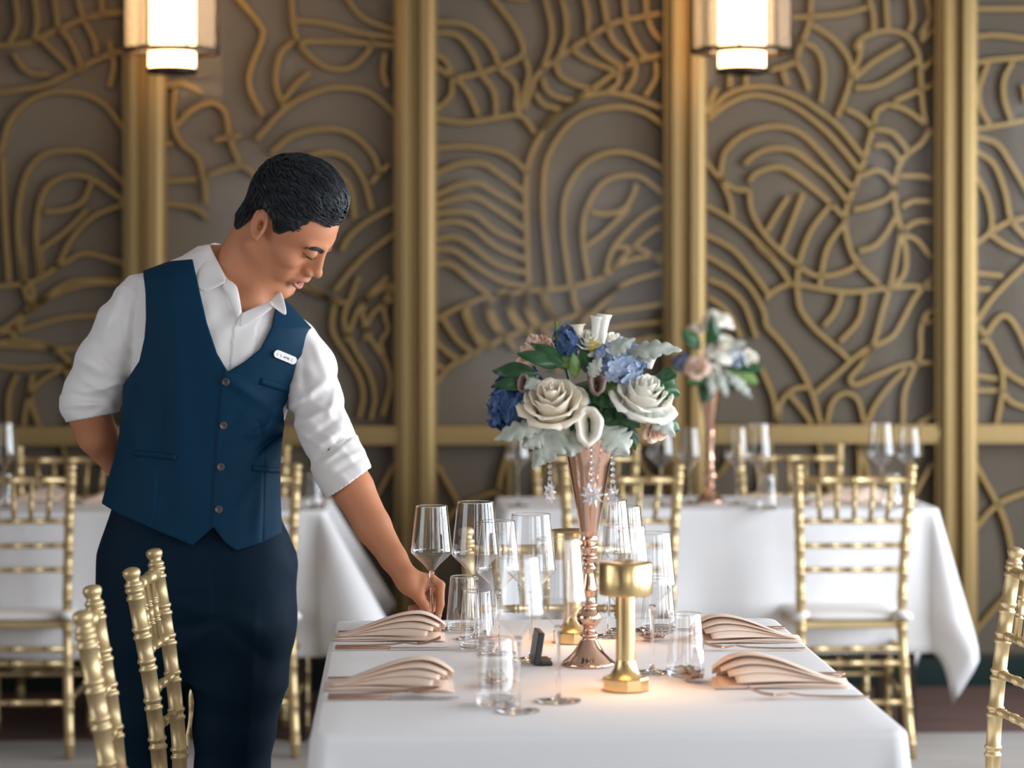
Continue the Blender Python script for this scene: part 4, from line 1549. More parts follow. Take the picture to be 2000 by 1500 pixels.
o = add_lisianthus(bq, fl(1022, 748, -0.07), (-0.4, -0.8, 0.2), 0.018, M['mauve'])
o.name = 'faded_bloom'
for k, (b, tp, w, m, kd) in enumerate([
    ((1110, 720), (1038, 668), 0.017, 'leaf', 'plain'), ((1090, 715), (1012, 688), 0.017, 'leaf', 'plain'), ((1050, 730), (962, 722), 0.020, 'leaf', 'plain'), ((1040, 750), (966, 750), 0.018, 'leaf', 'serrate'),
    ((1130, 720), (1076, 694), 0.013, 'leaf_light', 'plain'), ((1125, 740), (1120, 690), 0.012, 'leaf_light', 'plain'), ((1150, 730), (1138, 676), 0.016, 'leaf', 'plain'), ((1180, 760), (1212, 755), 0.014, 'leaf_light', 'plain'),
    ((1270, 740), (1330, 770), 0.030, 'leaf', 'serrate'), ((1285, 730), (1322, 732), 0.018, 'leaf', 'serrate'), ((1280, 810), (1330, 840), 0.020, 'leaf', 'serrate'), ((1150, 790), (1120, 800), 0.018, 'leaf', 'plain'),
    ((1180, 800), (1215, 830), 0.022, 'leaf', 'plain'), ((1200, 800), (1252, 832), 0.022, 'leaf', 'plain'), ((1120, 810), (1090, 850), 0.022, 'leaf', 'plain'), ((1090, 800), (1060, 850), 0.022, 'leaf', 'plain'),
    ((1110, 850), (1105, 888), 0.020, 'leaf', 'serrate'), ((1190, 770), (1160, 785), 0.024, 'leaf', 'plain'), ((1230, 830), (1242, 880), 0.012, 'leaf', 'plain'), ((1060, 860), (1035, 880), 0.012, 'leaf', 'serrate'),
    ((1140, 770), (1190, 800), 0.026, 'leaf', 'plain'), ((1130, 790), (1180, 820), 0.024, 'leaf', 'plain')]):
    add_leaf(bq, fl(*b, -0.05), fl(*tp, -0.065 if k % 2 else -0.04), w, M[m], 'leaf', kd, 0.12, (0.1, -1, 0.5), k)
for k, (b, tp, w) in enumerate([
    ((1215, 690), (1330, 680), 0.020), ((1180, 700), (1238, 660), 0.017), ((1150, 740), (1172, 700), 0.015), ((1070, 830), (966, 855), 0.022), ((1110, 820), (1052, 905), 0.034), ((1070, 840), (1020, 870), 0.026),
    ((1120, 840), (1115, 890), 0.028), ((1180, 830), (1228, 888), 0.036), ((1215, 790), (1270, 812), 0.024), ((1250, 790), (1320, 850), 0.024), ((1080, 850), (1040, 915), 0.018), ((1230, 800), (1300, 810), 0.02),
    ((1060, 745), (1025, 755), 0.016), ((1240, 700), (1290, 690), 0.016)]):
    add_leaf(bq, fl(*b, -0.07), fl(*tp, -0.085), w, M['dusty'], 'silver_leaf', 'lobed', 0.14, (0.0, -1, 0.55), 50 + k)


# --- crystal pendants hung from the bouquet
def make_crystal():
    t = thing('crystal_pendant', '', 'pendant', (0, 0, 0), 0, 'crystal snowflake pendants')
    m_ = MB()
    for k in range(10):
        a = 2 * math.pi * k / 10
        for ln, w in ((0.024, 0.0042),):
            d = Vector((math.cos(a), 0, math.sin(a)))
            s = Vector((-math.sin(a), 0, math.cos(a)))
            p = [d * 0.002, d * ln * 0.55 + s * w, d * ln, d * ln * 0.55 - s * w]
            f, bk = Vector((0, -0.0045, 0)) + d * ln * 0.5, Vector((0, 0.0045, 0)) + d * ln * 0.5
            m_.add(p + [f, bk], [(0, 1, 4), (1, 2, 4), (2, 3, 4), (3, 0, 4), (1, 0, 5), (2, 1, 5), (3, 2, 5), (0, 3, 5)], False)
    for k in range(6):
        a = 2 * math.pi * k / 6
        d = Vector((math.cos(a), -0.6, math.sin(a))).normalized()
        s = Vector((-math.sin(a), 0, math.cos(a)))
        p = [d * 0.001, d * 0.007 + s * 0.003, d * 0.014, d * 0.007 - s * 0.003]
        n = d.cross(s) * 0.003
        m_.add(p + [d * 0.007 + n, d * 0.007 - n], [(0, 1, 4), (1, 2, 4), (2, 3, 4), (3, 0, 4), (1, 0, 5), (2, 1, 5), (3, 2, 5), (0, 3, 5)], False)
    m_.build('snowflake', M['crystal_gem'], t)
    m_ = MB()
    for k in range(9):
        z = 0.026 + k * 0.011
        m_.lathe([(0, z - 0.005), (0.0032, z - 0.0028), (0.0042, z), (0.0032, z + 0.0028), (0, z + 0.005)], 6, smooth=False)
    m_.build('bead_string', M['crystal_gem'], t)
    return t


M['crystal_gem'] = mat('cut_crystal', (0.95, 0.95, 0.97), 0.02, 0.0, Transmission_Weight=0.75, IOR=1.6)
for px, py, dy, rz, lab in [(1157, 966, -0.075, 0.15, 'crystal snowflake hanging in front of the vase cone'), (1074, 962, -0.05, 0.95, 'crystal snowflake hanging left of the vase'),
                            (1197, 968, -0.05, -1.0, 'crystal snowflake hanging right of the vase')]:
    p = at(px, py, VD + dy)
    place('crystal', make_crystal, p, rz, lab)

# --- the smaller bouquet on the back table
vase2 = make_vase('slim rose gold trumpet vase on the back right table')
v2 = floor_at(1387, 8.12, TZ)
vase2.location = v2
V2D = 8.12


def fl2(px, py, dy=0.0):
    p = at(px, py, V2D + dy)
    return Vector((p[0] - v2[0], p[1] - v2[1], p[2] - v2[2]))


b2 = thing('flower_bouquet', 'blurred bouquet of white lilies and blue florets on the back right table', 'bouquet', v2, 0, 'bouquets')
m_ = MB()
for k, (px, py) in enumerate([(1350, 720), (1385, 650), (1420, 700), (1455, 720)]):
    m_.tube(spline([(0.004 * k - 0.006, 0, 0.31), fl2(1390 + (px - 1390) * 0.3, 760), fl2(px, py)], 5), 0.003, 6)
m_.build('flower_stems', M['leaf'], b2)
add_rose(b2, 'rose', fl2(1360, 715, -0.06), (-0.3, -0.9, 0.3), 0.038, M['petal_blush'], 31)
add_rose(b2, 'rose', fl2(1356, 640, 0.0), (-0.3, -0.4, 0.9), 0.030, M['petal_cream'], 32)
add_rose(b2, 'rose', fl2(1470, 700, -0.03), (0.8, -0.5, 0.3), 0.034, M['petal_white'], 33)
add_rose(b2, 'lily', fl2(1415, 672, -0.05), (0.1, -0.7, 0.7), 0.046, M['petal_white'], 34, 1.5)
add_rose(b2, 'lily', fl2(1393, 616, 0.0), (-0.2, -0.3, 0.9), 0.038, M['petal_white'], 35, 1.5)
add_rose(b2, 'lily', fl2(1418, 622, 0.0), (0.4, -0.3, 0.9), 0.030, M['petal_white'], 39, 1.4)
add_rose(b2, 'small_rose', fl2(1392, 728, -0.05), (0.1, -0.8, -0.2), 0.026, M['petal_white'], 36)
add_hydrangea(b2, 'hydrangea', fl2(1438, 700, -0.05), 0.030, M['petal_sky'], 6, 22)
add_hydrangea(b2, 'hydrangea', fl2(1330, 708, 0.0), 0.032, M['petal_blue'], 7, 22)
for k, (b, tp, w, m) in enumerate([((1390, 690), (1394, 615), 0.028, 'leaf'), ((1370, 680), (1332, 645), 0.030, 'leaf'), ((1390, 720), (1345, 750), 0.034, 'leaf'), ((1385, 740), (1376, 785), 0.032, 'leaf'),
                                   ((1420, 720), (1480, 745), 0.034, 'leaf_light'), ((1430, 710), (1490, 720), 0.028, 'leaf'), ((1400, 730), (1440, 760), 0.03, 'leaf'), ((1370, 740), (1345, 745), 0.02, 'leaf_light')]):
    add_leaf(b2, fl2(*b, -0.03), fl2(*tp, -0.06), w, M[m], 'leaf', 'plain', 0.1, (0, -1, 0.4), 80 + k)
for k, (b, tp, w) in enumerate([((1400, 720), (1420, 775), 0.022), ((1410, 720), (1470, 778), 0.022), ((1390, 730), (1390, 770), 0.02), ((1420, 680), (1455, 668), 0.02)]):
    add_leaf(b2, fl2(*b, -0.05), fl2(*tp, -0.07), w, M['dusty'], 'silver_leaf', 'lobed', 0.1, (0, -1, 0.4), 90 + k)
# ------------------------------------------------------------------ the waiter
PD = 5.20                                           # distance of the body axis from the camera
PX0 = (400 - 1000) * PD / FPX                       # camera-right coordinate of the local origin
P_LOC = np.array([0, 0, 0.0]) + FWD * PD + RGT * PX0


def pl(px, py, dy=0.0):
    """pixel + depth offset -> local point (x to the right, y away from the camera, z up)"""
    d = PD + dy
    return np.array([(px - 1000) * d / FPX - PX0, dy, CAMH + (586 - py) * d / FPX])


# ---- distance-field primitives: p is (N,3)
def smin(a, b, k):
    h = np.clip(0.5 + 0.5 * (b - a) / k, 0, 1)
    return b + (a - b) * h - k * h * (1 - h)


def smax(a, b, k):
    return -smin(-a, -b, k)


def s_ball(p, c, r):
    return np.linalg.norm(p - np.asarray(c), axis=1) - r


def s_ell(p, c, r):
    r = np.asarray(r, float)
    q = (p - np.asarray(c)) / r
    k0 = np.linalg.norm(q, axis=1)
    k1 = np.linalg.norm(q / r, axis=1)
    return k0 * (k0 - 1) / np.maximum(k1, 1e-9)


def s_cone(p, a, b, ra, rb):
    a, b = np.asarray(a, float), np.asarray(b, float)
    d = b - a
    t = np.clip(((p - a) @ d) / max(d @ d, 1e-12), 0, 1)
    return np.linalg.norm(p - (a + t[:, None] * d), axis=1) - (ra + (rb - ra) * t)


def s_chain(p, pts, radii, k=0.0):
    out = None
    for i in range(len(pts) - 1):
        d = s_cone(p, pts[i], pts[i + 1], radii[i], radii[i + 1])
        out = d if out is None else (smin(out, d, k) if k > 0 else np.minimum(out, d))
    return out


def s_poly2(x, y, poly):
    """signed distance to a 2-D polygon (negative inside)"""
    P = np.asarray(poly, float)
    d = np.full(x.shape, 1e9)
    ins = np.zeros(x.shape, bool)
    n = len(P)
    for i in range(n):
        a, b = P[i], P[(i + 1) % n]
        ex, ey = b - a
        wx, wy = x - a[0], y - a[1]
        t = np.clip((wx * ex + wy * ey) / max(ex * ex + ey * ey, 1e-12), 0, 1)
        d = np.minimum(d, (wx - t * ex) ** 2 + (wy - t * ey) ** 2)
        c = ((a[1] <= y) & (b[1] > y)) | ((b[1] <= y) & (a[1] > y))
        xi = a[0] + (y - a[1]) * ex / (ey if abs(ey) > 1e-12 else 1e-12)
        ins ^= c & (x < xi)
    d = np.sqrt(d)
    return np.where(ins, -d, d)


def s_loft(p, zs, cx, hw, cy, hd, ex=2.4):
    """stack of superellipse sections"""
    z = p[:, 2]
    o = np.argsort(zs)
    zs = np.asarray(zs)[o]
    f = lambda v: np.interp(z, zs, np.asarray(v, float)[o])
    a, b = f(hw), f(hd)
    qx, qy = np.abs(p[:, 0] - f(cx)) / a, np.abs(p[:, 1] - f(cy)) / b
    k = (qx ** ex + qy ** ex) ** (1 / ex)
    return (k - 1) * np.minimum(a, b) * (0.55 + 0.45 * np.minimum(1, np.maximum(a, b) / np.minimum(a, b)) ** 0)


def wob(p, fx, fy, fz, ph=0.0):
    return np.sin(p[:, 0] * fx + p[:, 1] * fy + p[:, 2] * fz + ph)


# ---- surface nets on a rectilinear grid
def surface(fn, X, Y, Z, margin=2.2):
    nx, ny, nz = len(X), len(Y), len(Z)
    st = 4
    ci = [np.unique(np.r_[np.arange(0, n, st), n - 1]) for n in (nx, ny, nz)]
    gx, gy, gz = np.meshgrid(X[ci[0]], Y[ci[1]], Z[ci[2]], indexing='ij')
    cs = gx.shape
    C = fn(np.stack([gx.ravel(), gy.ravel(), gz.ravel()], 1)).reshape(cs)
    F = np.empty((nx, ny, nz), np.float32)
    dx = [np.diff(a[c]) for a, c in zip((X, Y, Z), ci)]
    act = np.zeros((nx, ny, nz), bool)
    c0 = C[:-1, :-1, :-1]
    mn, mxx = c0.copy(), c0.copy()
    ab = np.abs(c0)
    for a in (0, 1):
        for b in (0, 1):
            for c in (0, 1):
                v = C[a:cs[0] - 1 + a, b:cs[1] - 1 + b, c:cs[2] - 1 + c]
                mn = np.minimum(mn, v)
                mxx = np.maximum(mxx, v)
                ab = np.minimum(ab, np.abs(v))
    size = np.maximum(np.maximum(dx[0][:, None, None], dx[1][None, :, None]), dx[2][None, None, :])
    need = (ab < size * 1.25) | ((mn < 0) & (mxx > 0))
    cellsign = np.where(c0 < 0, -1.0, 1.0)
    # spread the coarse sign
    ex = [np.searchsorted(c, np.arange(n), side='right') - 1 for c, n in zip(ci, (nx, ny, nz))]
    ex = [np.minimum(e, len(c) - 2) for e, c in zip(ex, ci)]
    F[:] = (cellsign[np.ix_(*ex)]).astype(np.float32)
    for i, j, k in zip(*np.nonzero(need)):
        act[ci[0][i]:ci[0][i + 1] + 1, ci[1][j]:ci[1][j + 1] + 1, ci[2][k]:ci[2][k + 1] + 1] = True
    ii, jj, kk = np.nonzero(act)
    pts = np.stack([X[ii], Y[jj], Z[kk]], 1)
    vals = np.empty(len(pts), np.float32)
    for s in range(0, len(pts), 200000):
        vals[s:s + 200000] = fn(pts[s:s + 200000])
    F[ii, jj, kk] = vals
    F[F == 0] = 1e-6
    S = F < 0
    # active cells
    cnt = np.zeros((nx - 1, ny - 1, nz - 1), np.int8)
    for a in (0, 1):
        for b in (0, 1):
            for c in (0, 1):
                cnt += S[a:nx - 1 + a, b:ny - 1 + b, c:nz - 1 + c]
    cell = (cnt > 0) & (cnt < 8)
    idx = -np.ones(cell.shape, np.int64)
    ci_, cj_, ck_ = np.nonzero(cell)
    idx[ci_, cj_, ck_] = np.arange(len(ci_))
    acc = np.zeros((len(ci_), 3))
    num = np.zeros(len(ci_))
    corners = [(a, b, c) for a in (0, 1) for b in (0, 1) for c in (0, 1)]
    for c1 in corners:
        for ax in range(3):
            if c1[ax] == 0:
                c2 = list(c1)
                c2[ax] = 1
                v1 = F[ci_ + c1[0], cj_ + c1[1], ck_ + c1[2]]
                v2 = F[ci_ + c2[0], cj_ + c2[1], ck_ + c2[2]]
                m = (v1 < 0) != (v2 < 0)
                t = np.where(m, v1 / np.where(m, v1 - v2, 1), 0)
                for q in range(3):
                    acc[:, q] += np.where(m, c1[q] + (t if q == ax else 0), 0)
                num += m
    loc = acc / np.maximum(num, 1)[:, None]
    V = np.stack([X[ci_] + loc[:, 0] * (X[ci_ + 1] - X[ci_]), Y[cj_] + loc[:, 1] * (Y[cj_ + 1] - Y[cj_]), Z[ck_] + loc[:, 2] * (Z[ck_ + 1] - Z[ck_])], 1)
    faces = []
    for ax in range(3):
        sl1 = [slice(None)] * 3
        sl2 = [slice(None)] * 3
        sl1[ax] = slice(0, -1)
        sl2[ax] = slice(1, None)
        A, B = S[tuple(sl1)], S[tuple(sl2)]
        e = A != B
        i, j, k = np.nonzero(e)
        o = [(ax + 1) % 3, (ax + 2) % 3]
        g = np.stack([i, j, k], 1)
        ok = (g[:, o[0]] > 0) & (g[:, o[1]] > 0) & (g[:, o[0]] < F.shape[o[0]] - 1) & (g[:, o[1]] < F.shape[o[1]] - 1)
        g = g[ok]
        inside = A[g[:, 0], g[:, 1], g[:, 2]]

        def cid(d0, d1):
            h = g.copy()
            h[:, o[0]] -= d0
            h[:, o[1]] -= d1
            return idx[h[:, 0], h[:, 1], h[:, 2]]
        q = np.stack([cid(1, 1), cid(0, 1), cid(0, 0), cid(1, 0)], 1)
        q[~inside] = q[~inside][:, ::-1]
        faces.append(q)
    Q = np.concatenate(faces)
    Q = Q[(Q >= 0).all(1)]
    return V, Q


def relax(V, Q, n=1, lam=0.5):
    for _ in range(n):
        s = np.zeros_like(V)
        c = np.zeros(len(V))
        for a, b in ((0, 1), (1, 2), (2, 3), (3, 0)):
            np.add.at(s, Q[:, a], V[Q[:, b]])
            np.add.at(s, Q[:, b], V[Q[:, a]])
            np.add.at(c, Q[:, a], 1)
            np.add.at(c, Q[:, b], 1)
        V = V + lam * (s / np.maximum(c, 1)[:, None] - V)
    return V


def sdf_mesh(name, V, Q):
    me = bpy.data.meshes.new(name)
    me.vertices.add(len(V))
    me.vertices.foreach_set('co', V.astype(np.float32).ravel())
    me.loops.add(Q.size)
    me.loops.foreach_set('vertex_index', Q.astype(np.int32).ravel())
    me.polygons.add(len(Q))
    me.polygons.foreach_set('loop_start', np.arange(0, Q.size, 4, dtype=np.int32))
    me.polygons.foreach_set('use_smooth', np.ones(len(Q), bool))
    me.update(calc_edges=True)
    me.validate()
    return me


def axis(lo, hi, h, fine=None):
    """grid coordinates from lo to hi at step h; finer inside the given (a, b, step) spans"""
    out, x = [lo], lo
    while x < hi:
        s = h
        for a, b, fs in (fine or []):
            if a - h <= x <= b:
                s = min(s, fs)
        x += s
        out.append(x)
    return np.array(out)


# ---- head frame: columns are the directions of (toward his right ear, face forward, head up)
HM = np.array([[-0.477, 0.845, -0.242], [0.683, 0.183, -0.707], [0.553, 0.502, 0.664]])
_K = PD / 5.05
HS = 1.05 * _K
HT = np.array([0.167 * _K, -0.055, CAMH + 0.156 * _K])
HR = np.stack([HM[:, 0], -HM[:, 1], HM[:, 2]], 1)    # rows: S, F, U in local (x, y, z)


def h2l(q):
    return HT + HS * (np.atleast_2d(q) @ HR)


def l2h(p):
    return ((p - HT) @ HR.T) / HS


HAIRLINE = [(0.30, 0.084), (0.090, 0.084), (0.077, 0.087), (0.064, 0.092), (0.056, 0.086), (0.061, 0.073), (0.066, 0.062), (0.060, 0.056), (0.044, 0.046), (0.030, 0.022), (0.018, 0.018),
            (0.011, 0.032), (-0.004, 0.043), (-0.024, 0.042), (-0.036, 0.012), (-0.047, -0.040), (-0.056, -0.085), (-0.085, -0.105), (-0.3, -0.105), (-0.3, -0.4), (0.3, -0.4)]


FACE_K = 1.075                       # depth of the face before the ears


def f_skull(q):
    """head without ears, canonical frame"""
    q = q * np.array([1.0, 1.0, 1.0])
    q[:, 1] = np.where(q[:, 1] > 0, q[:, 1] / FACE_K, q[:, 1])
    ax = np.abs(q[:, 0])
    a = np.stack([ax, q[:, 1], q[:, 2]], 1)
    d = s_ell(q, (0, -0.010, 0.046), (0.073, 0.088, 0.083))
    d = smin(d, s_ell(q, (0, 0.040, 0.045), (0.060, 0.050, 0.055)), 0.03)          # forehead
    d = smin(d, s_ell(q, (0, 0.032, -0.030), (0.059, 0.052, 0.070)), 0.03)          # face
    d = smin(d, s_cone(a, (0.054, -0.004, -0.048), (0.014, 0.070, -0.100), 0.018, 0.016), 0.03)   # jaw
    d = smin(d, s_ell(q, (0, 0.073, -0.106), (0.021, 0.017, 0.016)), 0.026)         # chin
    d = smin(d, s_ell(a, (0.040, 0.058, -0.012), (0.025, 0.024, 0.022)), 0.016)     # cheek bone
    d = smin(d, s_ell(a, (0.030, 0.066, -0.048), (0.020, 0.018, 0.024)), 0.014)     # cheek by the smile
    d = smin(d, s_cone(a, (0.010, 0.087, 0.037), (0.042, 0.074, 0.040), 0.009, 0.007), 0.014)     # brow
    d = smax(d, -s_ell(a, (0.0265, 0.102, 0.024), (0.0155, 0.012, 0.0115)), 0.012)     # socket
    d = smin(d, s_ball(a, (0.0262, 0.0800, 0.0215), 0.0150), 0.004)                  # lids
    d = smin(d, s_cone(q, (0, 0.080, 0.030), (0, 0.090, -0.020), 0.0105, 0.0150), 0.012)
    d = smin(d, s_cone(q, (0, 0.0895, 0.034), (0, 0.1065, -0.014), 0.0054, 0.0082), 0.010)          # nose
    d = smin(d, s_ell(q, (0, 0.1078, -0.0195), (0.0104, 0.0112, 0.0098)), 0.006)
    d = smin(d, s_ell(a, (0.0132, 0.0985, -0.0250), (0.0074, 0.0108, 0.0078)), 0.004)
    d = smax(d, -s_ell(a, (0.0070, 0.1035, -0.0340), (0.0036, 0.0060, 0.0042)), 0.003)
    d = smin(d, s_ell(q, (0, 0.086, -0.050), (0.027, 0.018, 0.021)), 0.012)         # muzzle
    # smiling mouth: corners drawn up and back
    mz = -0.0550 + 14 * ax ** 2
    my = 0.1000 - 24 * ax ** 2
    m = np.stack([ax, q[:, 1] - my, q[:, 2] - mz], 1)
    up = s_ell(m, (0.0, -0.001, 0.0060), (0.0265, 0.0064, 0.0038))
    lo = s_ell(m, (0.0, -0.005, -0.0165), (0.0205, 0.0076, 0.0056))
    d = smin(d, up, 0.004)
    d = smin(d, lo, 0.005)
    d = smax(d, -s_ell(m, (0.0, 0.0, -0.0050), (0.0245, 0.0140, 0.0085)), 0.0015)
    d = d + 0.0016 * np.exp(-(s_cone(a, (0.019, 0.098, -0.028), (0.033, 0.074, -0.060), 0.0, 0.0) / 0.0035) ** 2)
    # eye slit under the lowered lid
    d = smax(d, -s_ell(a, (0.0268, 0.0940, 0.0130), (0.0125, 0.0070, 0.0028)), 0.001)
    return d


def f_ear(q):
    a = np.stack([np.abs(q[:, 0]), q[:, 1], q[:, 2]], 1)
    # tilted plane of the ear
    c = np.array([0.0750, -0.013, 0.016])
    w = a - c
    n = np.array([0.93, -0.16, 0.20])
    n /= np.linalg.norm(n)
    v = np.array([0.0, -0.42, 0.90])
    v = v - n * (v @ n)
    v /= np.linalg.norm(v)
    u = np.cross(v, n)
    e = np.stack([w @ u, w @ n, w @ v], 1)          # across, out, up
    r = np.sqrt((e[:, 0] / 0.0165) ** 2 + (e[:, 2] / 0.0315) ** 2)
    disc = np.maximum((r - 1) * 0.0165, np.abs(e[:, 1]) - 0.0035)
    ring = np.sqrt(((r - 0.90) * 0.020) ** 2 + (e[:, 1] - 0.0045) ** 2) - 0.0034
    d = smin(disc, ring, 0.003)
    d = smin(d, s_ell(e, (0.001, 0.0015, -0.0290), (0.0085, 0.0048, 0.0095)), 0.004)     # lobe
    r2 = np.sqrt(((e[:, 0] - 0.002) / 0.0105) ** 2 + ((e[:, 2] + 0.000) / 0.020) ** 2)
    anti = np.sqrt(((r2 - 0.86) * 0.012) ** 2 + (e[:, 1] - 0.0022) ** 2) - 0.0019
    d = smin(d, anti, 0.002)
    d = smax(d, -s_ell(e, (0.0030, 0.0060, -0.0050), (0.0072, 0.0105, 0.0120)), 0.0015)   # bowl
    return d


def f_head(p):
    q = l2h(p)
    d = smin(f_skull(q), f_ear(q), 0.004)
    return d * HS


# ---- torso sections (outer surface of the shirt), from the outline of the photo
T_ROWS = [(470, 400, 452, 0.030, 0.060), (500, 352, 464, 0.030, 0.075), (520, 300, 504, 0.030, 0.090), (545, 258, 526, 0.025, 0.100), (580, 256, 545, 0.018, 0.110), (600, 257, 564, 0.015, 0.113), (622, 258, 583, 0.011, 0.117), (640, 258, 597, 0.009, 0.119),
          (690, 258, 600, 0.004, 0.122), (760, 252, 574, 0.0, 0.120), (820, 248, 556, 0.0, 0.114), (870, 240, 546, 0.0, 0.110), (920, 228, 544, 0.0, 0.112), (980, 212, 546, 0.0, 0.118), (1060, 204, 552, 0.0, 0.122)]
T_Z = [pl(0, r[0])[2] for r in T_ROWS]
T_CX = [(pl(r[1], 0)[0] + pl(r[2], 0)[0]) / 2 for r in T_ROWS]
T_HW = [(pl(r[2], 0)[0] - pl(r[1], 0)[0]) / 2 for r in T_ROWS]
T_CY = [r[3] for r in T_ROWS]
T_HD = [r[4] for r in T_ROWS]


def f_torso(p, grow=0.0):
    d = s_loft(p, T_Z, T_CX, np.array(T_HW), T_CY, np.array(T_HD), 2.08) - grow
    d = np.maximum(d, np.maximum(p[:, 2] - pl(0, 478)[2], pl(0, 1085)[2] - p[:, 2]))
    return d


# arms
SH_R = pl(268, 582, 0.02)            # his right shoulder (left in the photo)
EL_R = pl(166, 796, 0.03)
SH_L = pl(578, 690, 0.0)


def f_arm_left(p):
    """reaching forearm with the wrist"""
    return s_chain(p, [pl(655, 880, -0.095), pl(690, 955, -0.125), pl(728, 1028, -0.160), pl(768, 1090, -0.195), pl(794, 1130, -0.218)], [0.041, 0.0430, 0.0375, 0.0275, 0.0240], 0.01)


HD = -0.216                          # depth of the hand


def hp(px, py, dy=0.0):
    return pl(px, py, HD + dy)


FINGERS = {
    'index': ([hp(842, 1131, 0.006), hp(860, 1143, 0.002), hp(860, 1180, -0.004), hp(855, 1205, -0.006)], [0.0112, 0.0096, 0.0082, 0.0070]),
    'middle': ([hp(834, 1134, 0.026), hp(858, 1160, 0.034), hp(842, 1190, 0.030), hp(818, 1196, 0.020)], [0.0112, 0.0096, 0.0084, 0.0074]),
    'ring': ([hp(822, 1136, 0.044), hp(846, 1166, 0.052), hp(830, 1193, 0.046), hp(808, 1193, 0.034)], [0.0108, 0.0092, 0.0082, 0.0072]),
    'little': ([hp(810, 1138, 0.058), hp(828, 1168, 0.066), hp(816, 1188, 0.060), hp(802, 1188, 0.050)], [0.0098, 0.0082, 0.0072, 0.0064]),
    'thumb': ([hp(800, 1146, -0.008), hp(818, 1166, -0.014), hp(829, 1182, -0.012), hp(834, 1194, -0.008)], [0.0165, 0.0118, 0.0104, 0.0088]),
}


def f_hand(p):
    d = s_cone(p, hp(794, 1130, -0.004), hp(840, 1135, 0.010), 0.0215, 0.0140)
    d = smin(d, s_cone(p, hp(796, 1132, 0.012), hp(832, 1137, 0.028), 0.0205, 0.0138), 0.012)
    d = smin(d, s_cone(p, hp(796, 1134, 0.024), hp(818, 1140, 0.050), 0.0190, 0.0128), 0.012)
    d = smin(d, s_cone(p, hp(800, 1146, -0.004), hp(820, 1150, 0.020), 0.0180, 0.0130), 0.012)   # thumb pad / palm
    for n, (pts, r) in FINGERS.items():
        f = s_chain(p, pts, r, 0.004)
        d = smin(d, f, 0.009 if n == 'thumb' else 0.005)
    # web between thumb and index: a shallow fold
    d = smin(d, s_cone(p, hp(826, 1136, -0.004), hp(822, 1152, -0.010), 0.010, 0.008), 0.010)
    return d


def f_arm_right(p):
    """forearm folded behind the back"""
    return s_chain(p, [pl(170, 790, 0.03), pl(190, 850, 0.06), pl(232, 905, 0.115), pl(290, 950, 0.155)], [0.047, 0.0425, 0.034, 0.028], 0.01)


def f_body(p):
    d = f_head(p)
    # neck, from under the skull into the shoulders, and the throat
    a = h2l([(0, -0.030, -0.030)])[0]
    d = smin(d, s_cone(p, a, pl(452, 560, 0.005), 0.056, 0.060), 0.022)
    d = smin(d, s_cone(p, h2l([(0, 0.020, -0.075)])[0], pl(486, 600, -0.040), 0.030, 0.040), 0.03)
    d = smin(d, s_cone(p, pl(452, 560, 0.02), pl(400, 545, 0.03), 0.060, 0.040), 0.03)
    # torso under the clothes
    d = smin(d, f_torso(p, -0.024), 0.02)
    # arms
    la = smin(f_arm_left(p), f_hand(p), 0.012)
    la = smin(la, s_chain(p, [SH_L, pl(640, 850, -0.082)], [0.036, 0.038]), 0.02)
    ra = smin(f_arm_right(p), s_chain(p, [SH_R, EL_R], [0.036, 0.038]), 0.02)
    rh = s_chain(p, [pl(290, 950, 0.155), pl(335, 975, 0.168), pl(375, 990, 0.165)], [0.026, 0.027, 0.020])
    d = smin(d, la, 0.012)
    d = smin(d, smin(ra, rh, 0.02), 0.012)
    # hips and legs inside the trousers
    d = smin(d, s_ell(p, pl(380, 1080, 0.01), (0.150, 0.100, 0.14)), 0.04)
    for hx, kx, fx in ((300, 290, 288), (470, 462, 452)):
        d = smin(d, s_chain(p, [pl(hx, 1130, 0.01), pl(kx, 1440, 0.0), np.array([pl(fx, 0)[0], 0.03, 0.10])], [0.076, 0.055, 0.040]), 0.03)
    return d


waiter_skin = mat('skin', (0.52, 0.215, 0.11), 0.52, Specular_IOR_Level=0.35)
_n, _l, _b = nodes(waiter_skin)
_b.inputs['Subsurface Weight'].default_value = 0.12
_b.inputs['Subsurface Radius'].default_value = (0.012, 0.005, 0.003)
_at = _n.new('ShaderNodeVertexColor')
_at.layer_name = 'skin_tone'
_l.new(_at.outputs['Color'], _b.inputs['Base Color'])
M['skin'] = waiter_skin
M['hair'] = mat('black_hair', (0.0035, 0.0065, 0.012), 0.40)
M['brow'] = mat('brow_hair', (0.014, 0.010, 0.009), 0.6)
M['eye'] = mat('eye_dark', (0.012, 0.008, 0.007), 0.15)
M['teeth'] = mat('teeth', (0.70, 0.66, 0.60), 0.3)
M['nail'] = mat('nail', (0.58, 0.27, 0.17), 0.35)
M['shirt'] = mat('white_shirt', (0.76, 0.735, 0.725), 0.7, Sheen_Weight=0.1)
bump(M['shirt'], 1500, 0.08, 0.0004)
M['vest'] = mat('navy_wool', (0.0018, 0.029, 0.064), 0.65, Sheen_Weight=0.0, Specular_IOR_Level=0.13)
_b = M['vest'].node_tree.nodes['Principled BSDF']
_b.inputs['Sheen Tint'].default_value = (0.25, 0.5, 0.8, 1)
bump(M['vest'], 1400, 0.25, 0.0006)
M['trousers'] = mat('dark_navy_trousers', (0.0012, 0.0125, 0.028), 0.65, Sheen_Weight=0.0, Specular_IOR_Level=0.12)
bump(M['trousers'], 1400, 0.2, 0.0006)
M['button'] = mat('horn_button', (0.085, 0.065, 0.065), 0.25)
M['badge'] = mat('white_badge', (0.82, 0.82, 0.82), 0.25)
M['badge_ink'] = mat('badge_print', (0.22, 0.17, 0.15), 0.4)
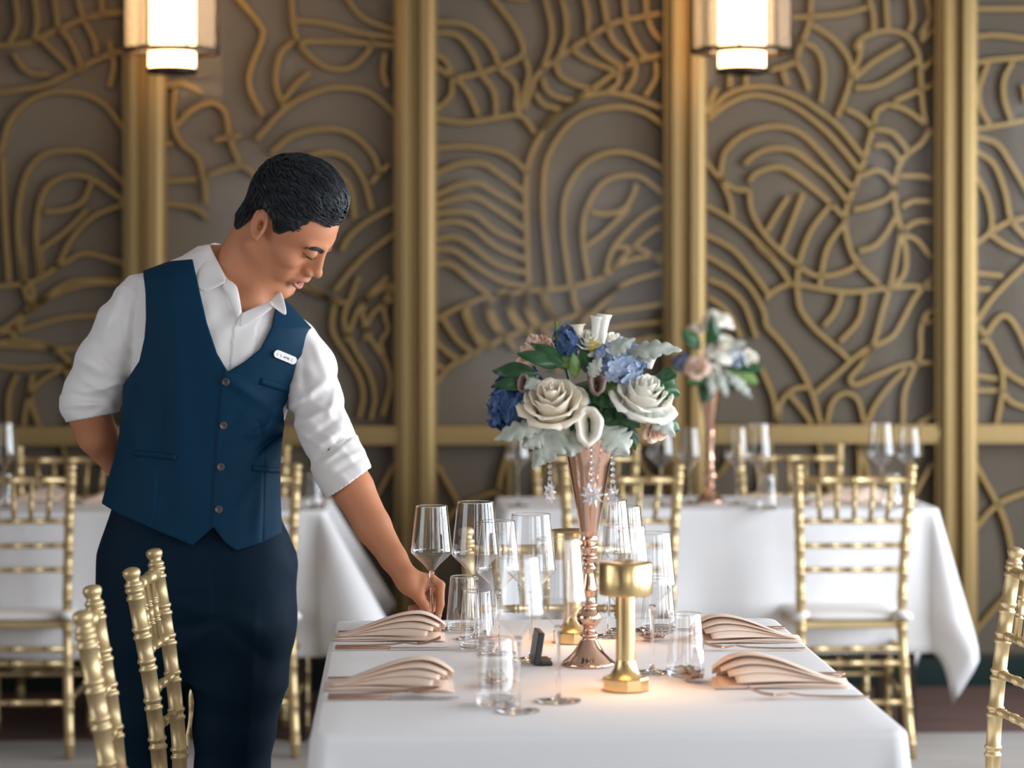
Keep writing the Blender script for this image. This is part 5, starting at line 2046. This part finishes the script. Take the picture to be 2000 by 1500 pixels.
M['badge_mark'] = mat('badge_emblem', (0.62, 0.42, 0.32), 0.4)
M['shoe'] = mat('black_leather', (0.01, 0.01, 0.011), 0.25)

# --- body mesh
hx0, hx1 = h2l([(0, 0, 0)])[0][0] - 0.14, h2l([(0, 0, 0)])[0][0] + 0.14
X = axis(-0.33, 0.53, 0.006, [(0.06, 0.315, 0.0018), (0.39, 0.51, 0.0020)])
Y = axis(-0.31, 0.23, 0.006, [(-0.27, 0.10, 0.0026)])
Z = axis(-0.01, 1.78, 0.008, [(1.40, 1.72, 0.0018), (0.74, 0.90, 0.0020)])
V, Q = surface(f_body, X, Y, Z)
body_me = sdf_mesh('person', V, Q)
# complexion: lips a little darker and redder, nostril and mouth inside dark
q = l2h(V)
q[:, 1] = np.where(q[:, 1] > 0, q[:, 1] / FACE_K, q[:, 1])
ax_ = np.abs(q[:, 0])
tone = np.tile(np.array([0.52, 0.215, 0.11]), (len(V), 1))
mz = -0.0550 + 14 * ax_ ** 2
near = (q[:, 1] > 0.06) & (ax_ < 0.027)
lip = np.exp(-(((q[:, 2] - mz + 0.0055) / 0.0125) ** 2) ** 2) * np.clip((0.0262 - ax_) / 0.006, 0, 1) * (q[:, 1] > 0.070)
tone = tone * (1 - 0.75 * lip[:, None]) + np.array([0.47, 0.18, 0.16]) * 0.75 * lip[:, None]
inn = near & (np.abs(q[:, 2] - mz + 0.0050) < 0.0075) & (q[:, 1] < 0.0940 - 24 * ax_ ** 2) & (q[:, 1] > 0.06 - 20 * ax_ ** 2)
tone[inn] = (0.05, 0.018, 0.014)
cl = body_me.color_attributes.new('skin_tone', 'FLOAT_COLOR', 'POINT')
cl.data.foreach_set('color', np.c_[tone, np.ones(len(V))].astype(np.float32).ravel())
person = link('person', body_me, M['skin'])
person.location = P_LOC
person.rotation_euler = (0, 0, -YAW)
tag(person, 'waiter in navy waistcoat and rolled white sleeves leaning to set a wine glass', 'person')


def hair_core(q):
    d = s_ell(q, (0, -0.006, 0.056), (0.0800, 0.095, 0.092))
    d = smin(d, s_ell(q, (0, 0.014, 0.110), (0.058, 0.070, 0.046)), 0.02)
    d = smin(d, s_ell(q, (0, -0.044, -0.032), (0.056, 0.041, 0.056)), 0.03)
    return d


def f_hair(p):
    q = l2h(p)
    d = hair_core(q)
    face = s_poly2(q[:, 1], q[:, 2], HAIRLINE)
    # clumps combed forward and to the side
    fl_ = 0.0013 * np.sin(q[:, 0] * 210 + 35 * q[:, 1] + 2 * np.sin(q[:, 1] * 30 + q[:, 2] * 25)) + 0.0008 * np.sin(q[:, 0] * 420 + q[:, 1] * 40 + 1.5 * np.sin(q[:, 1] * 45))
    top = np.clip((q[:, 2] - 0.04) / 0.05, 0, 1)
    d = d + fl_ * (0.25 + 0.75 * top)
    d = smax(d, -face, 0.004)
    # thin to nothing at the hairline: hair lies on the skin there
    sk = f_skull(q)
    thick = 0.0035 + (0.22 + 0.68 * np.clip((q[:, 2] + 0.01) / 0.06, 0, 1)) * np.clip(face, 0, 0.06)
    nk = s_cone(p, h2l([(0, -0.030, -0.030)])[0], pl(452, 560, 0.005), 0.056, 0.060) / HS
    sk = smin(sk, nk, 0.02)
    d = np.maximum(d, sk - thick)
    d = np.maximum(d, -(sk + 0.004))
    return d * HS


Xh = axis(HT[0] - 0.17, HT[0] + 0.18, 0.0019)
Yh = axis(HT[1] - 0.17, HT[1] + 0.16, 0.0024)
Zh = axis(HT[2] - 0.13, HT[2] + 0.20, 0.0019)
hair = link('hair', sdf_mesh('hair', *surface(f_hair, Xh, Yh, Zh)), M['hair'], person)

# fine locks on top of the cap
rnd = random.Random(5)
bv_hair = BVHTree.FromPolygons([tuple(v.co) for v in hair.data.vertices], [tuple(pg.vertices) for pg in hair.data.polygons])
m_ = MB()
cnt = 0
for _ in range(30000):
    if cnt >= 4200:
        break
    u = Vector((rnd.gauss(0, 1), rnd.gauss(0, 1), rnd.gauss(0.5, 1))).normalized()
    q0 = np.array([u.x * 0.09, -0.013 + u.y * 0.12, 0.055 + u.z * 0.11])
    if s_poly2(np.array([q0[1]]), np.array([q0[2]]), HAIRLINE)[0] < 0.002:
        continue
    L = rnd.uniform(0.014, 0.036)
    dirv = np.array([0.35 * np.sign(-q0[0]) * 0.4 + rnd.uniform(-.45, .45), 1.0 if q0[2] > 0.06 else 0.35, -0.15 if q0[2] > 0.06 else -1.0])
    pts = []
    ok = True
    for k in range(4):
        qq = q0 + dirv / np.linalg.norm(dirv) * L * k / 3
        hit, nr, fi, ds = bv_hair.find_nearest(Vector(h2l(qq)[0]))
        if hit is None:
            ok = False
            break
        if s_poly2(np.array([qq[1]]), np.array([qq[2]]), HAIRLINE)[0] < -0.004:
            ok = k >= 2
            break
        pts.append(hit + nr * (0.0002 + (0.0034 if q0[2] > 0.09 else 0.0014) * math.sin(math.pi * k / 3) + 0.0007 * k))
    if ok and len(pts) >= 3:
        m_.tube(pts, [0.0006, 0.0011, 0.0009, 0.0002][:len(pts)], 4, caps=False)
        cnt += 1
m_.build('hair_locks', M['hair'], hair)

# brows, lashes, eyes, teeth
bv_body = BVHTree.FromPolygons([tuple(v) for v in V], [tuple(map(int, f)) for f in Q])


def on_face(q, lift=0.0):
    """head-frame point dropped onto the skin along the face direction"""
    o = Vector(h2l([(q[0], 0.20, q[2])])[0])
    dr = Vector(h2l([(q[0], 0.0, q[2])])[0]) - o
    hit, nr, fi, ds = bv_body.ray_cast(o, dr.normalized())
    if hit is None:
        hit = Vector(h2l([q])[0])
        nr = Vector((0, -1, 0))
    return hit + nr * lift


for s in (1, -1):
    m_ = MB()
    for row in range(6):
        z0 = 0.0330 + 0.0015 * row
        pts = [on_face((s * x, 0, z0 + dz), 0.0012) for x, dz in ((0.0095, -0.0060), (0.018, -0.0010), (0.029, 0.0030), (0.039, 0.0035), (0.051, -0.0015))[:5 if s > 0 else 3]]
        S = spline([tuple(p) for p in pts], 4)
        rad = [0.0015 * math.sin(math.pi * (0.25 + 0.73 * i / (len(S) - 1))) * (1.0 if row < 4 else 0.6) + 0.0003 for i in range(len(S))]
        m_.tube(S, rad, 5)
    m_.build('eyebrow', M['brow'], person)
    m_ = MB()
    pts = [on_face((s * x, 0, z), 0.0006) for x, z in ((0.0135, 0.0140), (0.0190, 0.0146), (0.0262, 0.0152), (0.0335, 0.0158), (0.0420, 0.0176))]
    S = spline([tuple(p) for p in pts], 4)
    m_.tube(S, [0.0004] + [0.0026] * (len(S) - 3) + [0.0009, 0.0004], 5)
    for k in range(9):
        b = Vector(S[2 + k * (len(S) - 5) // 8])
        fw = Vector(h2l([(0, 1, 0)])[0] - h2l([(0, 0, 0)])[0]).normalized()
        dn = Vector(h2l([(0, 0, -1)])[0] - h2l([(0, 0, 0)])[0]).normalized()
        m_.tube([b, b + fw * 0.004 + dn * 0.002, b + fw * 0.0065 + dn * 0.0022], [0.0004, 0.0003, 0.0001], 4)
    m_.build('eyelashes', M['brow'], person)
    bm = bmesh.new()
    bmesh.ops.create_uvsphere(bm, u_segments=20, v_segments=14, radius=0.0128 * HS)
    me = bpy.data.meshes.new('eye')
    bm.to_mesh(me)
    bm.free()
    e = link('eye', me, M['eye'], person)
    e.location = Vector(h2l([(s * 0.0262, 0.0800 * FACE_K, 0.0195)])[0])
m_ = MB()
P = []
for i in range(13):
    x = -0.019 + 0.038 * i / 12
    P.append([tuple(h2l([(x, (0.0925 - 24 * x * x) * FACE_K, -0.0550 + 14 * x * x + z)])[0]) for z in (0.0040, 0.0000, -0.0040)])
m_.grid(P)
solidify(m_.build('teeth', M['teeth'], person), 0.001)
# nails of thumb and index
for nm, off in (('thumb', (0.0, -1.0, 0.35)), ('index', (0.55, -0.65, 0.0))):
    pts, r = FINGERS[nm]
    a, b = Vector(pts[2]), Vector(pts[3])
    d = (b - a).normalized()
    o = Vector(off)
    o = (o - d * o.dot(d)).normalized()
    sd = d.cross(o)
    P = []
    for i in range(6):
        u = i / 5
        P.append([b + d * (-0.006 + 0.0125 * u) + o * (r[3] * math.cos(v * 0.85) + 0.0003 - 0.002 * u * u) + sd * (r[3] * math.sin(v * 0.85)) for v in np.linspace(-1, 1, 7)])
    m_ = MB()
    m_.grid(P)
    solidify(m_.build('nail', M['nail'], person), 0.0006)


# ---- clothes: each a closed shell cut out of inflated body shapes
def zx(p):
    """photo-like coordinates of local points (pixels of the 2000 px frame) used as tailor's pattern"""
    d = PD + p[:, 1]
    return (p[:, 0] + PX0) * FPX / d + 1000, 586 - (p[:, 2] - CAMH) * FPX / d


VEST_OUT = [(376, 506), (330, 510), (279, 529), (284, 570), (285, 620), (282, 660), (272, 705), (252, 735), (240, 752), (238, 800), (232, 850), (222, 900), (206, 945), (190, 978),
            (230, 1003), (300, 1034), (352, 1056), (376, 1066), (398, 1046), (417, 1030), (424, 1040), (441, 1062), (462, 1076), (506, 1062), (551, 1043),
            (548, 960), (548, 905), (551, 865), (556, 830), (553, 798), (566, 774), (584, 742), (598, 706), (604, 670), (609, 640), (592, 622), (574, 600), (552, 582),
            (538, 600), (530, 640), (508, 682), (478, 706), (445, 726), (424, 690), (404, 630), (388, 560)]
NECK_BACK = [(376, 506), (400, 470), (470, 500), (552, 582)]


def f_vest(p):
    px, py = zx(p)
    # overlapping front: the buttoned side lies a little higher
    edge = np.interp(py, [700, 745, 830, 910, 995, 1040, 1100], [440, 431, 423, 418, 413, 410, 404])
    over = np.clip((px - edge) / 3.0, 0, 1) * (p[:, 1] < 0.02)
    g = 0.0085 + 0.0035 * over
    # cloth folds: pulls from the waist of the reaching side and from the buttons
    def fold(x0, y0, x1, y1, w, a):
        ex, ey = x1 - x0, y1 - y0
        t = np.clip(((px - x0) * ex + (py - y0) * ey) / (ex * ex + ey * ey), 0, 1)
        dd = np.hypot(px - x0 - t * ex, py - y0 - t * ey)
        return a * np.exp(-(dd / w) ** 2) * np.sin(math.pi * (0.15 + 0.7 * t))
    fr = p[:, 1] < 0.03
    f = (fold(556, 822, 490, 850, 9, 0.0055) + fold(552, 850, 500, 905, 9, 0.0060) + fold(545, 800, 520, 830, 8, 0.004) - fold(556, 838, 505, 880, 7, 0.006) + fold(550, 880, 470, 985, 13, 0.003)
         - fold(470, 800, 440, 840, 12, 0.002) + fold(330, 560, 360, 980, 26, 0.0030) - fold(300, 700, 330, 1010, 16, 0.0025) + fold(444, 740, 520, 790, 12, 0.003) + fold(250, 800, 300, 1000, 14, 0.002)
         + fold(520, 900, 500, 1050, 12, 0.0025))
    f = np.where(fr, f * 1.5, 0)
    # seams: shallow grooves
    def groove(pts, w=2.2, a=0.0016):
        out = np.zeros_like(px)
        for (x0, y0), (x1, y1) in zip(pts[:-1], pts[1:]):
            ex, ey = x1 - x0, y1 - y0
            t = np.clip(((px - x0) * ex + (py - y0) * ey) / (ex * ex + ey * ey), 0, 1)
            out = np.maximum(out, a * np.exp(-(np.hypot(px - x0 - t * ex, py - y0 - t * ey) / w) ** 2))
        return out
    gr = np.where(fr, groove([(327, 740), (320, 800), (314, 890), (300, 1030)]) + groove([(505, 822), (516, 870), (514, 990), (512, 1060)]), 0)
    body = f_torso(p, 0.0) - g - f + gr
    shell = np.maximum(body, -(f_torso(p, 0.0) + 0.0035))
    cut = s_poly2(px, py, VEST_OUT) * (PD / FPX)
    back = s_poly2(px, py, VEST_OUT[:38] + NECK_BACK[::-1][1:-1]) * (PD / FPX)
    cut = np.where(p[:, 1] < 0.025, cut, back)
    # flare of the points below the waist
    return np.maximum(shell, cut)


def axis_px(x0, x1, h):
    return axis(pl(x0, 0)[0], pl(x1, 0)[0], h)


vV, vQ = surface(f_vest, axis_px(170, 640, 0.0024), axis(-0.16, 0.17, 0.0030), axis(pl(0, 1095)[2], pl(0, 480)[2], 0.0024))
vest = link('waistcoat', sdf_mesh('waistcoat', vV, vQ), M['vest'], person)


def crease(px, py, lines):
    out = np.zeros_like(px)
    for x0, y0, x1, y1, w, am in lines:
        ex, ey = x1 - x0, y1 - y0
        t = np.clip(((px - x0) * ex + (py - y0) * ey) / (ex * ex + ey * ey), 0, 1)
        dd = np.hypot(px - x0 - t * ex, py - y0 - t * ey)
        out = out + am * np.exp(-(dd / w) ** 2) * np.sin(math.pi * (0.1 + 0.8 * t))
    return out


CREASE_R = [(262, 552, 236, 700, 9, .004), (283, 556, 268, 690, 8, .004), (240, 560, 200, 660, 10, .003), (160, 742, 240, 778, 8, .005), (140, 770, 232, 790, 7, -.004), (128, 792, 226, 786, 7, .004),
            (150, 700, 215, 735, 10, .004), (175, 660, 240, 720, 9, -.004), (225, 620, 262, 730, 8, -.004), (200, 760, 240, 745, 6, .004), (180, 690, 250, 740, 7, .003)]
CREASE_L = [(556, 806, 640, 742, 9, .006), (572, 832, 655, 792, 9, .006), (560, 815, 630, 770, 8, -.005), (604, 884, 664, 842, 8, .006), (596, 862, 660, 818, 7, -.005), (590, 850, 625, 870, 6, .005),
            (626, 905, 668, 878, 6, .005), (615, 900, 660, 862, 5, -.004), (610, 660, 640, 740, 10, .004), (590, 700, 600, 790, 9, -.004), (652, 905, 712, 880, 6, .003), (640, 930, 700, 898, 6, -.003), (660, 752, 640, 820, 8, .004)]


def sleeve_fold(p, amp, seed):
    return amp * (np.sin(p[:, 2] * 92 + 30 * p[:, 0] + 2.2 * np.sin(p[:, 0] * 38 + p[:, 1] * 45 + seed)) * 0.5 + 0.5) ** 2


def f_shirt(p):
    px, py = zx(p)
    d = f_torso(p, 0.0) + 0.0005
    d = d - 0.0012 * np.sin(px * 0.10 + py * 0.03 + 2 * np.sin(py * 0.03)) * (p[:, 1] < 0)
    # placket: a raised band along the front opening
    e = np.interp(py, [560, 612, 640, 720, 760], [478, 470, 456, 449, 446])
    d = d - 0.0022 * ((px > e) & (px < e + 44) & (p[:, 1] < 0))
    # right sleeve (left in the photo): full upper arm, rolled above the elbow
    a = s_chain(p, [pl(272, 582, 0.02), pl(240, 640, 0.02), pl(205, 715, 0.025), pl(176, 780, 0.035), pl(180, 815, 0.045)], [0.050, 0.057, 0.0615, 0.0585, 0.054], 0.02)
    a = a - sleeve_fold(p, 0.0035, 0.3) + 0.001 - 1.5 * crease(px, py, CREASE_R) * (p[:, 1] < 0.06)
    # cut at the cuff
    c1, c2 = pl(112, 828, 0.03), pl(224, 806, 0.03)
    n = np.array([-(c2 - c1)[2], 0, (c2 - c1)[0]])
    n /= np.linalg.norm(n)
    cut = -(p - c1) @ n
    a = smax(a, cut, 0.004)
    # turned-up cuff band
    w = (p - c1) @ n
    a = np.where((w > 0) & (w < 0.062), a - 0.0030 * np.clip((0.062 - w) / 0.004, 0, 1), a)
    # left sleeve (right in the photo)
    b = s_chain(p, [pl(578, 668, 0.0), pl(602, 716, -0.010), pl(614, 775, -0.035), pl(636, 845, -0.075), pl(668, 918, -0.110), pl(690, 960, -0.128)], [0.050, 0.0555, 0.0545, 0.0535, 0.0530, 0.0530], 0.02)
    b = b - sleeve_fold(p * np.array([1, 1, 0.9]), 0.0030, 1.9) + 0.001 - 1.3 * crease(px, py, CREASE_L)
    e1, e2 = pl(637, 974, -0.12), pl(722, 915, -0.12)
    n2 = np.array([-(e2 - e1)[2], 0, (e2 - e1)[0]])
    n2 /= np.linalg.norm(n2)
    b = smax(b, -(p - e1) @ n2, 0.004)
    w2 = (p - e1) @ n2
    b = np.where((w2 > 0) & (w2 < 0.075), b - 0.0030 * np.clip((0.075 - w2) / 0.004, 0, 1), b)
    d = smin(d, a, 0.012)
    d = smin(d, b, 0.012)
    # neck opening
    neck = s_poly2(px, py, [(395, 440), (414, 488), (441, 541), (462, 562), (473, 611), (500, 598), (530, 585), (546, 571), (600, 480), (560, 420)]) * (PD / FPX)
    d = smax(d, -np.where(p[:, 1] < 0.03, neck, 1.0), 0.002)
    # back of the neck
    d = smax(d, -(s_cone(p, pl(440, 470, 0.03), pl(448, 545, 0.01), 0.058, 0.060)), 0.004)
    d = np.maximum(d, p[:, 2] * 0 + (pl(0, 972)[2] - p[:, 2]))
    # hollow: skin shows at the cuffs
    inner = smin(f_arm_left(p), f_arm_right(p), 0.01) - 0.0035
    d = smax(d, -np.where((w2 < 0.02) | (w < 0.02), inner, 1.0), 0.002)
    return d


sV, sQ = surface(f_shirt, axis_px(95, 740, 0.0026), axis(-0.21, 0.16, 0.0034), axis(pl(0, 1050)[2], pl(0, 455)[2], 0.0026))
shirt = link('shirt', sdf_mesh('shirt', sV, sQ), M['shirt'], person)
bv_shirt = BVHTree.FromPolygons([tuple(v) for v in sV], [tuple(map(int, f)) for f in sQ])
bv_vest = BVHTree.FromPolygons([tuple(v) for v in vV], [tuple(map(int, f)) for f in vQ])
CAM_L = Vector((-PX0, -PD, CAMH))


def drape(px, py, bvs, lift=0.001):
    """point of the clothes met along the line from the photographer, lifted off the cloth"""
    o = Vector(pl(px, py, -0.4))
    dr = (Vector(pl(px, py, 0.4)) - o).normalized()
    best = None
    for bv in bvs:
        hit, nr, fi, ds = bv.ray_cast(o, dr)
        if hit is not None and (best is None or ds < best[2]):
            best = (hit, nr, ds)
    if best is None:
        return Vector(pl(px, py, -0.05)), Vector((0, -1, 0))
    return best[0] + best[1] * lift, best[1]


# collar: two folded leaves and a stand
def sheet(name, rows, m, parent, th, sub=1):
    mm = MB()
    mm.grid(rows)
    o = mm.build(name, m, parent)
    solidify(o, th, 0.0)
    if sub:
        subsurf(o, sub)
    return o


def patch(a_pts, b_pts, n=9, k=5, bulge=0.0):
    A = spline(a_pts, 8)
    B = spline(b_pts, 8)
    A = [A[int(round(i * (len(A) - 1) / (n - 1)))] for i in range(n)]
    B = [B[int(round(i * (len(B) - 1) / (n - 1)))] for i in range(n)]
    out = []
    for i in range(n):
        row = []
        for j in range(k):
            q = j / (k - 1)
            p = A[i] * (1 - q) + B[i] * q
            p = p + np.array([0, -bulge * math.sin(math.pi * q), 0])
            row.append(tuple(p))
        out.append(row)
    return out


collar = sheet('collar', patch([pl(436, 478, 0.055), pl(412, 474, 0.020), pl(414, 492, -0.030), pl(426, 518, -0.058), pl(441, 545, -0.078)],
                               [pl(425, 500, 0.070), pl(384, 500, 0.012), pl(381, 530, -0.060), pl(392, 572, -0.098), pl(440, 552, -0.096)], 11, 5, 0.006), M['shirt'], shirt, 0.0022)
sheet('collar_leaf', patch([pl(545, 570, -0.045), pl(538, 576, -0.062), pl(527, 587, -0.080), pl(520, 592, -0.088)],
                           [pl(549, 570, -0.050), pl(556, 590, -0.085), pl(559, 617, -0.108), pl(532, 596, -0.100)], 9, 4, 0.003), M['shirt'], shirt, 0.0020)
sheet('collar_stand', patch([pl(441, 543, -0.070), pl(456, 552, -0.078), pl(465, 565, -0.086), pl(473, 611, -0.110)],
                            [pl(432, 560, -0.086), pl(444, 578, -0.098), pl(452, 598, -0.108), pl(462, 622, -0.116)], 9, 4, 0.004), M['shirt'], shirt, 0.0020)
sheet('collar_stand', patch([pl(473, 611, -0.112), pl(490, 603, -0.104), pl(510, 595, -0.094), pl(530, 586, -0.082)],
                            [pl(466, 640, -0.118), pl(492, 628, -0.116), pl(516, 614, -0.108), pl(536, 598, -0.096)], 9, 4, 0.003), M['shirt'], shirt, 0.0020)


# buttons, pockets, badge
def disc_on(px, py, r, h, name, m, parent, bvs, prof=None):
    p, n = drape(px, py, bvs, 0.0002)
    R = basis(n, 0.3)
    mm = MB()
    vs = MB()
    vs.lathe(prof or [(0, h * 0.55), (r * 0.62, h * 0.5), (r * 0.78, h), (r * 0.95, h * 0.8), (r, h * 0.3), (r * 0.9, 0)], 24)
    mm.add([R @ Vector(v) + p for v in vs.v], vs.f)
    return mm.build(name, m, parent)


for (px, py) in [(441, 746), (436, 831), (431, 912), (427, 995)]:
    b = disc_on(px, py, 0.0083, 0.0030, 'button', M['button'], vest, [bv_vest])
    p, n = drape(px, py, [bv_vest], 0.0020)
    R = basis(n, 0.3)
    mm = MB()
    for a in range(4):
        an = math.pi / 4 + a * math.pi / 2
        c = p + R @ Vector((0.0022 * math.cos(an), 0.0022 * math.sin(an), 0))
        mm.add([R @ Vector(v) + c for v in ((-.0008, -.0008, .0004), (.0008, -.0008, .0004), (.0008, .0008, .0004), (-.0008, .0008, .0004))], [(0, 1, 2, 3)], False)
    mm.build('button_hole', M['hair'], b)


def strip_on(pts, w, name, m, parent, bvs, lift=0.0012, th=0.0012):
    S = spline(pts, 6)
    rows = []
    for i, s in enumerate(S):
        a, b = S[max(i - 1, 0)], S[min(i + 1, len(S) - 1)]
        t = np.array(b) - np.array(a)
        t = t / max(np.linalg.norm(t), 1e-9)
        nn = np.array([-t[1], t[0]])
        rows.append([tuple(drape(*(s + nn * w * v), bvs, lift)[0]) for v in (-0.5, 0, 0.5)])
    mm = MB()
    mm.grid(rows)
    o = mm.build(name, m, parent)
    solidify(o, th, 0.0)
    return o


strip_on([(509, 744), (540, 754), (571, 764)], 13, 'chest_pocket_welt', M['vest'], vest, [bv_vest], 0.0014, 0.0022)
strip_on([(493, 914), (520, 917), (546, 919)], 11, 'pocket_welt', M['vest'], vest, [bv_vest], 0.0014, 0.0022)
strip_on([(262, 885), (300, 888), (345, 894)], 12, 'pocket_welt', M['vest'], vest, [bv_vest], 0.0014, 0.0022)

# name badge with its small print and emblems
bp, bn = drape(556, 697, [bv_vest], 0.0042)
bu = (drape(580, 706, [bv_vest], 0.0042)[0] - drape(532, 687, [bv_vest], 0.0042)[0]).normalized()
bn = (bn - bu * bn.dot(bu)).normalized()
bw = bn.cross(bu)
if bw.z < 0:
    bw = -bw


def badge_pt(x, y, z=0.0):
    return bp + bu * x + bw * y + bn * z


def badge_shape(name, outline, z0, z1, m, parent):
    mm = MB()
    n = len(outline)
    vs = [badge_pt(x, y, z0) for x, y in outline] + [badge_pt(x, y, z1) for x, y in outline]
    fs = [tuple(range(n, 2 * n)), tuple(range(n - 1, -1, -1))] + [(i, (i + 1) % n, n + (i + 1) % n, n + i) for i in range(n)]
    mm.add(vs, fs, False)
    return mm.build(name, m, parent)


hl, hr = 0.0205, 0.0083
outl = [(hl + hr * math.cos(a), hr * math.sin(a)) for a in np.linspace(-math.pi / 2, math.pi / 2, 13)] + [(-hl + hr * math.cos(a), hr * math.sin(a)) for a in np.linspace(math.pi / 2, 1.5 * math.pi, 13)]
badge = badge_shape('name_badge', outl, -0.0032, 0.0, M['badge'], vest)


def stroke(pts, w, m):
    mm = MB()
    mm.tube([badge_pt(x, y, 0.0003) for x, y in pts], w, 5)
    return mm


mm = MB()
# blurred short name in capitals, a mark at either end
for k, pts in enumerate([[(-0.0120, 0.0034), (-0.0120, -0.0026), (-0.0088, -0.0026)], [(-0.0050, -0.0026), (-0.0030, 0.0016), (-0.0010, -0.0026)], [(-0.0042, -0.0012), (-0.0018, -0.0012)],
                         [(0.0002, -0.0026), (0.0002, 0.0014), (0.0022, 0.0014), (0.0026, -0.0002), (0.0004, -0.0006)], [(0.0040, -0.0026), (0.0040, 0.0014), (0.0054, -0.0012), (0.0066, 0.0014), (0.0066, -0.0026)],
                         [(0.0082, 0.0014), (0.0082, -0.0026), (0.0106, -0.0026)], [(0.0082, -0.0006), (0.0100, -0.0006)], [(0.0082, 0.0014), (0.0106, 0.0014)]]):
    mm.tube([badge_pt(x, y, 0.0003) for x, y in pts], 0.00045, 5)
mm.build('badge_lettering', M['badge_ink'], badge)
mm = MB()
for cx in (-0.0185, 0.0190):
    for k in range(3):
        a = 0.6 + k * 1.1
        mm.tube([badge_pt(cx + 0.0006 * k - 0.001 + 0.004 * math.cos(a + t) * (0.4 + 0.25 * k), 0.004 * math.sin(a + t) * (0.4 + 0.25 * k), 0.0003) for t in np.linspace(0, 2.6, 9)], 0.00032, 5)
mm.build('badge_emblem', M['badge_mark'], badge)

# --- trousers
LEG_A = [pl(296, 1110, 0.0), pl(290, 1250, 0.0), pl(287, 1400, 0.0), pl(285, 1510, 0.005), np.array([pl(283, 0)[0], 0.02, 0.12])]
LEG_B = [pl(472, 1110, 0.0), pl(474, 1220, -0.005), pl(468, 1330, -0.005), pl(458, 1420, 0.0), pl(453, 1510, 0.0), np.array([pl(448, 0)[0], 0.015, 0.12])]


def f_trousers(p):
    px, py = zx(p)
    hip = s_loft(p, [pl(0, y)[2] for y in (960, 1020, 1080, 1140, 1200, 1260, 1320)], [pl(x, 0)[0] for x in (383, 380, 384, 383, 383, 383, 383)], [a * PD / FPX for a in (161, 176, 194, 192, 184, 168, 140)],
                 [0.005] * 7, [0.100, 0.112, 0.122, 0.124, 0.114, 0.096, 0.07], 2.4)
    hip = np.maximum(hip, np.maximum(p[:, 2] - pl(0, 965)[2], pl(0, 1322)[2] - p[:, 2]))
    a = s_chain(p, LEG_A, [0.100, 0.102, 0.088, 0.078, 0.066], 0.02)
    b = s_chain(p, LEG_B, [0.098, 0.106, 0.100, 0.090, 0.082, 0.064], 0.02)
    legs = smin(a, b, 0.006)
    d = smin(hip, legs, 0.05) + 0.004
    d = np.maximum(d, 0.055 - p[:, 2])
    # folds below the hip and a front crease
    fr = p[:, 1] < 0.04

    def fold(x0, y0, x1, y1, w, am):
        ex, ey = x1 - x0, y1 - y0
        t = np.clip(((px - x0) * ex + (py - y0) * ey) / (ex * ex + ey * ey), 0, 1)
        dd = np.hypot(px - x0 - t * ex, py - y0 - t * ey)
        return am * np.exp(-(dd / w) ** 2) * np.sin(math.pi * (0.15 + 0.7 * t))
    f = (fold(420, 1200, 330, 1180, 14, 0.007) + fold(415, 1230, 320, 1290, 14, 0.006) - fold(420, 1214, 330, 1230, 12, 0.006) + fold(430, 1190, 520, 1240, 16, 0.006) + fold(438, 1230, 500, 1330, 16, 0.005)
         - fold(432, 1215, 520, 1290, 12, 0.005) + fold(404, 1100, 410, 1230, 7, 0.004) + fold(582, 1090, 560, 1130, 14, 0.006) - fold(560, 1050, 575, 1100, 5, 0.004) + fold(500, 1180, 480, 1480, 10, 0.004) + fold(290, 1150, 280, 1480, 10, 0.004))
    return d - np.where(fr, 0.6 * f, 0)


tV, tQ = surface(f_trousers, axis_px(165, 610, 0.0036), axis(-0.19, 0.19, 0.0045), axis(0.04, pl(0, 950)[2], 0.0040))
trousers = link('trousers', sdf_mesh('trousers', tV, tQ), M['trousers'], person)
for cx, sgn in ((285, -1), (450, 1)):
    x = pl(cx, 0)[0]
    f_shoe = lambda p: smin(smin(s_ell(p, (x + 0.045, -0.03, 0.030), (0.115, 0.046, 0.034)), s_ell(p, (x - 0.01, 0.0, 0.060), (0.055, 0.045, 0.055)), 0.03), s_ell(p, (x + 0.03, -0.02, 0.014), (0.125, 0.05, 0.014)), 0.004)
    sv, sq = surface(f_shoe, axis(x - 0.13, x + 0.19, 0.006), axis(-0.11, 0.08, 0.006), axis(-0.004, 0.14, 0.005))
    sv[:, 2] = np.maximum(sv[:, 2], 0.001)
    link('shoe', sdf_mesh('shoe', sv, sq), M['shoe'], person)
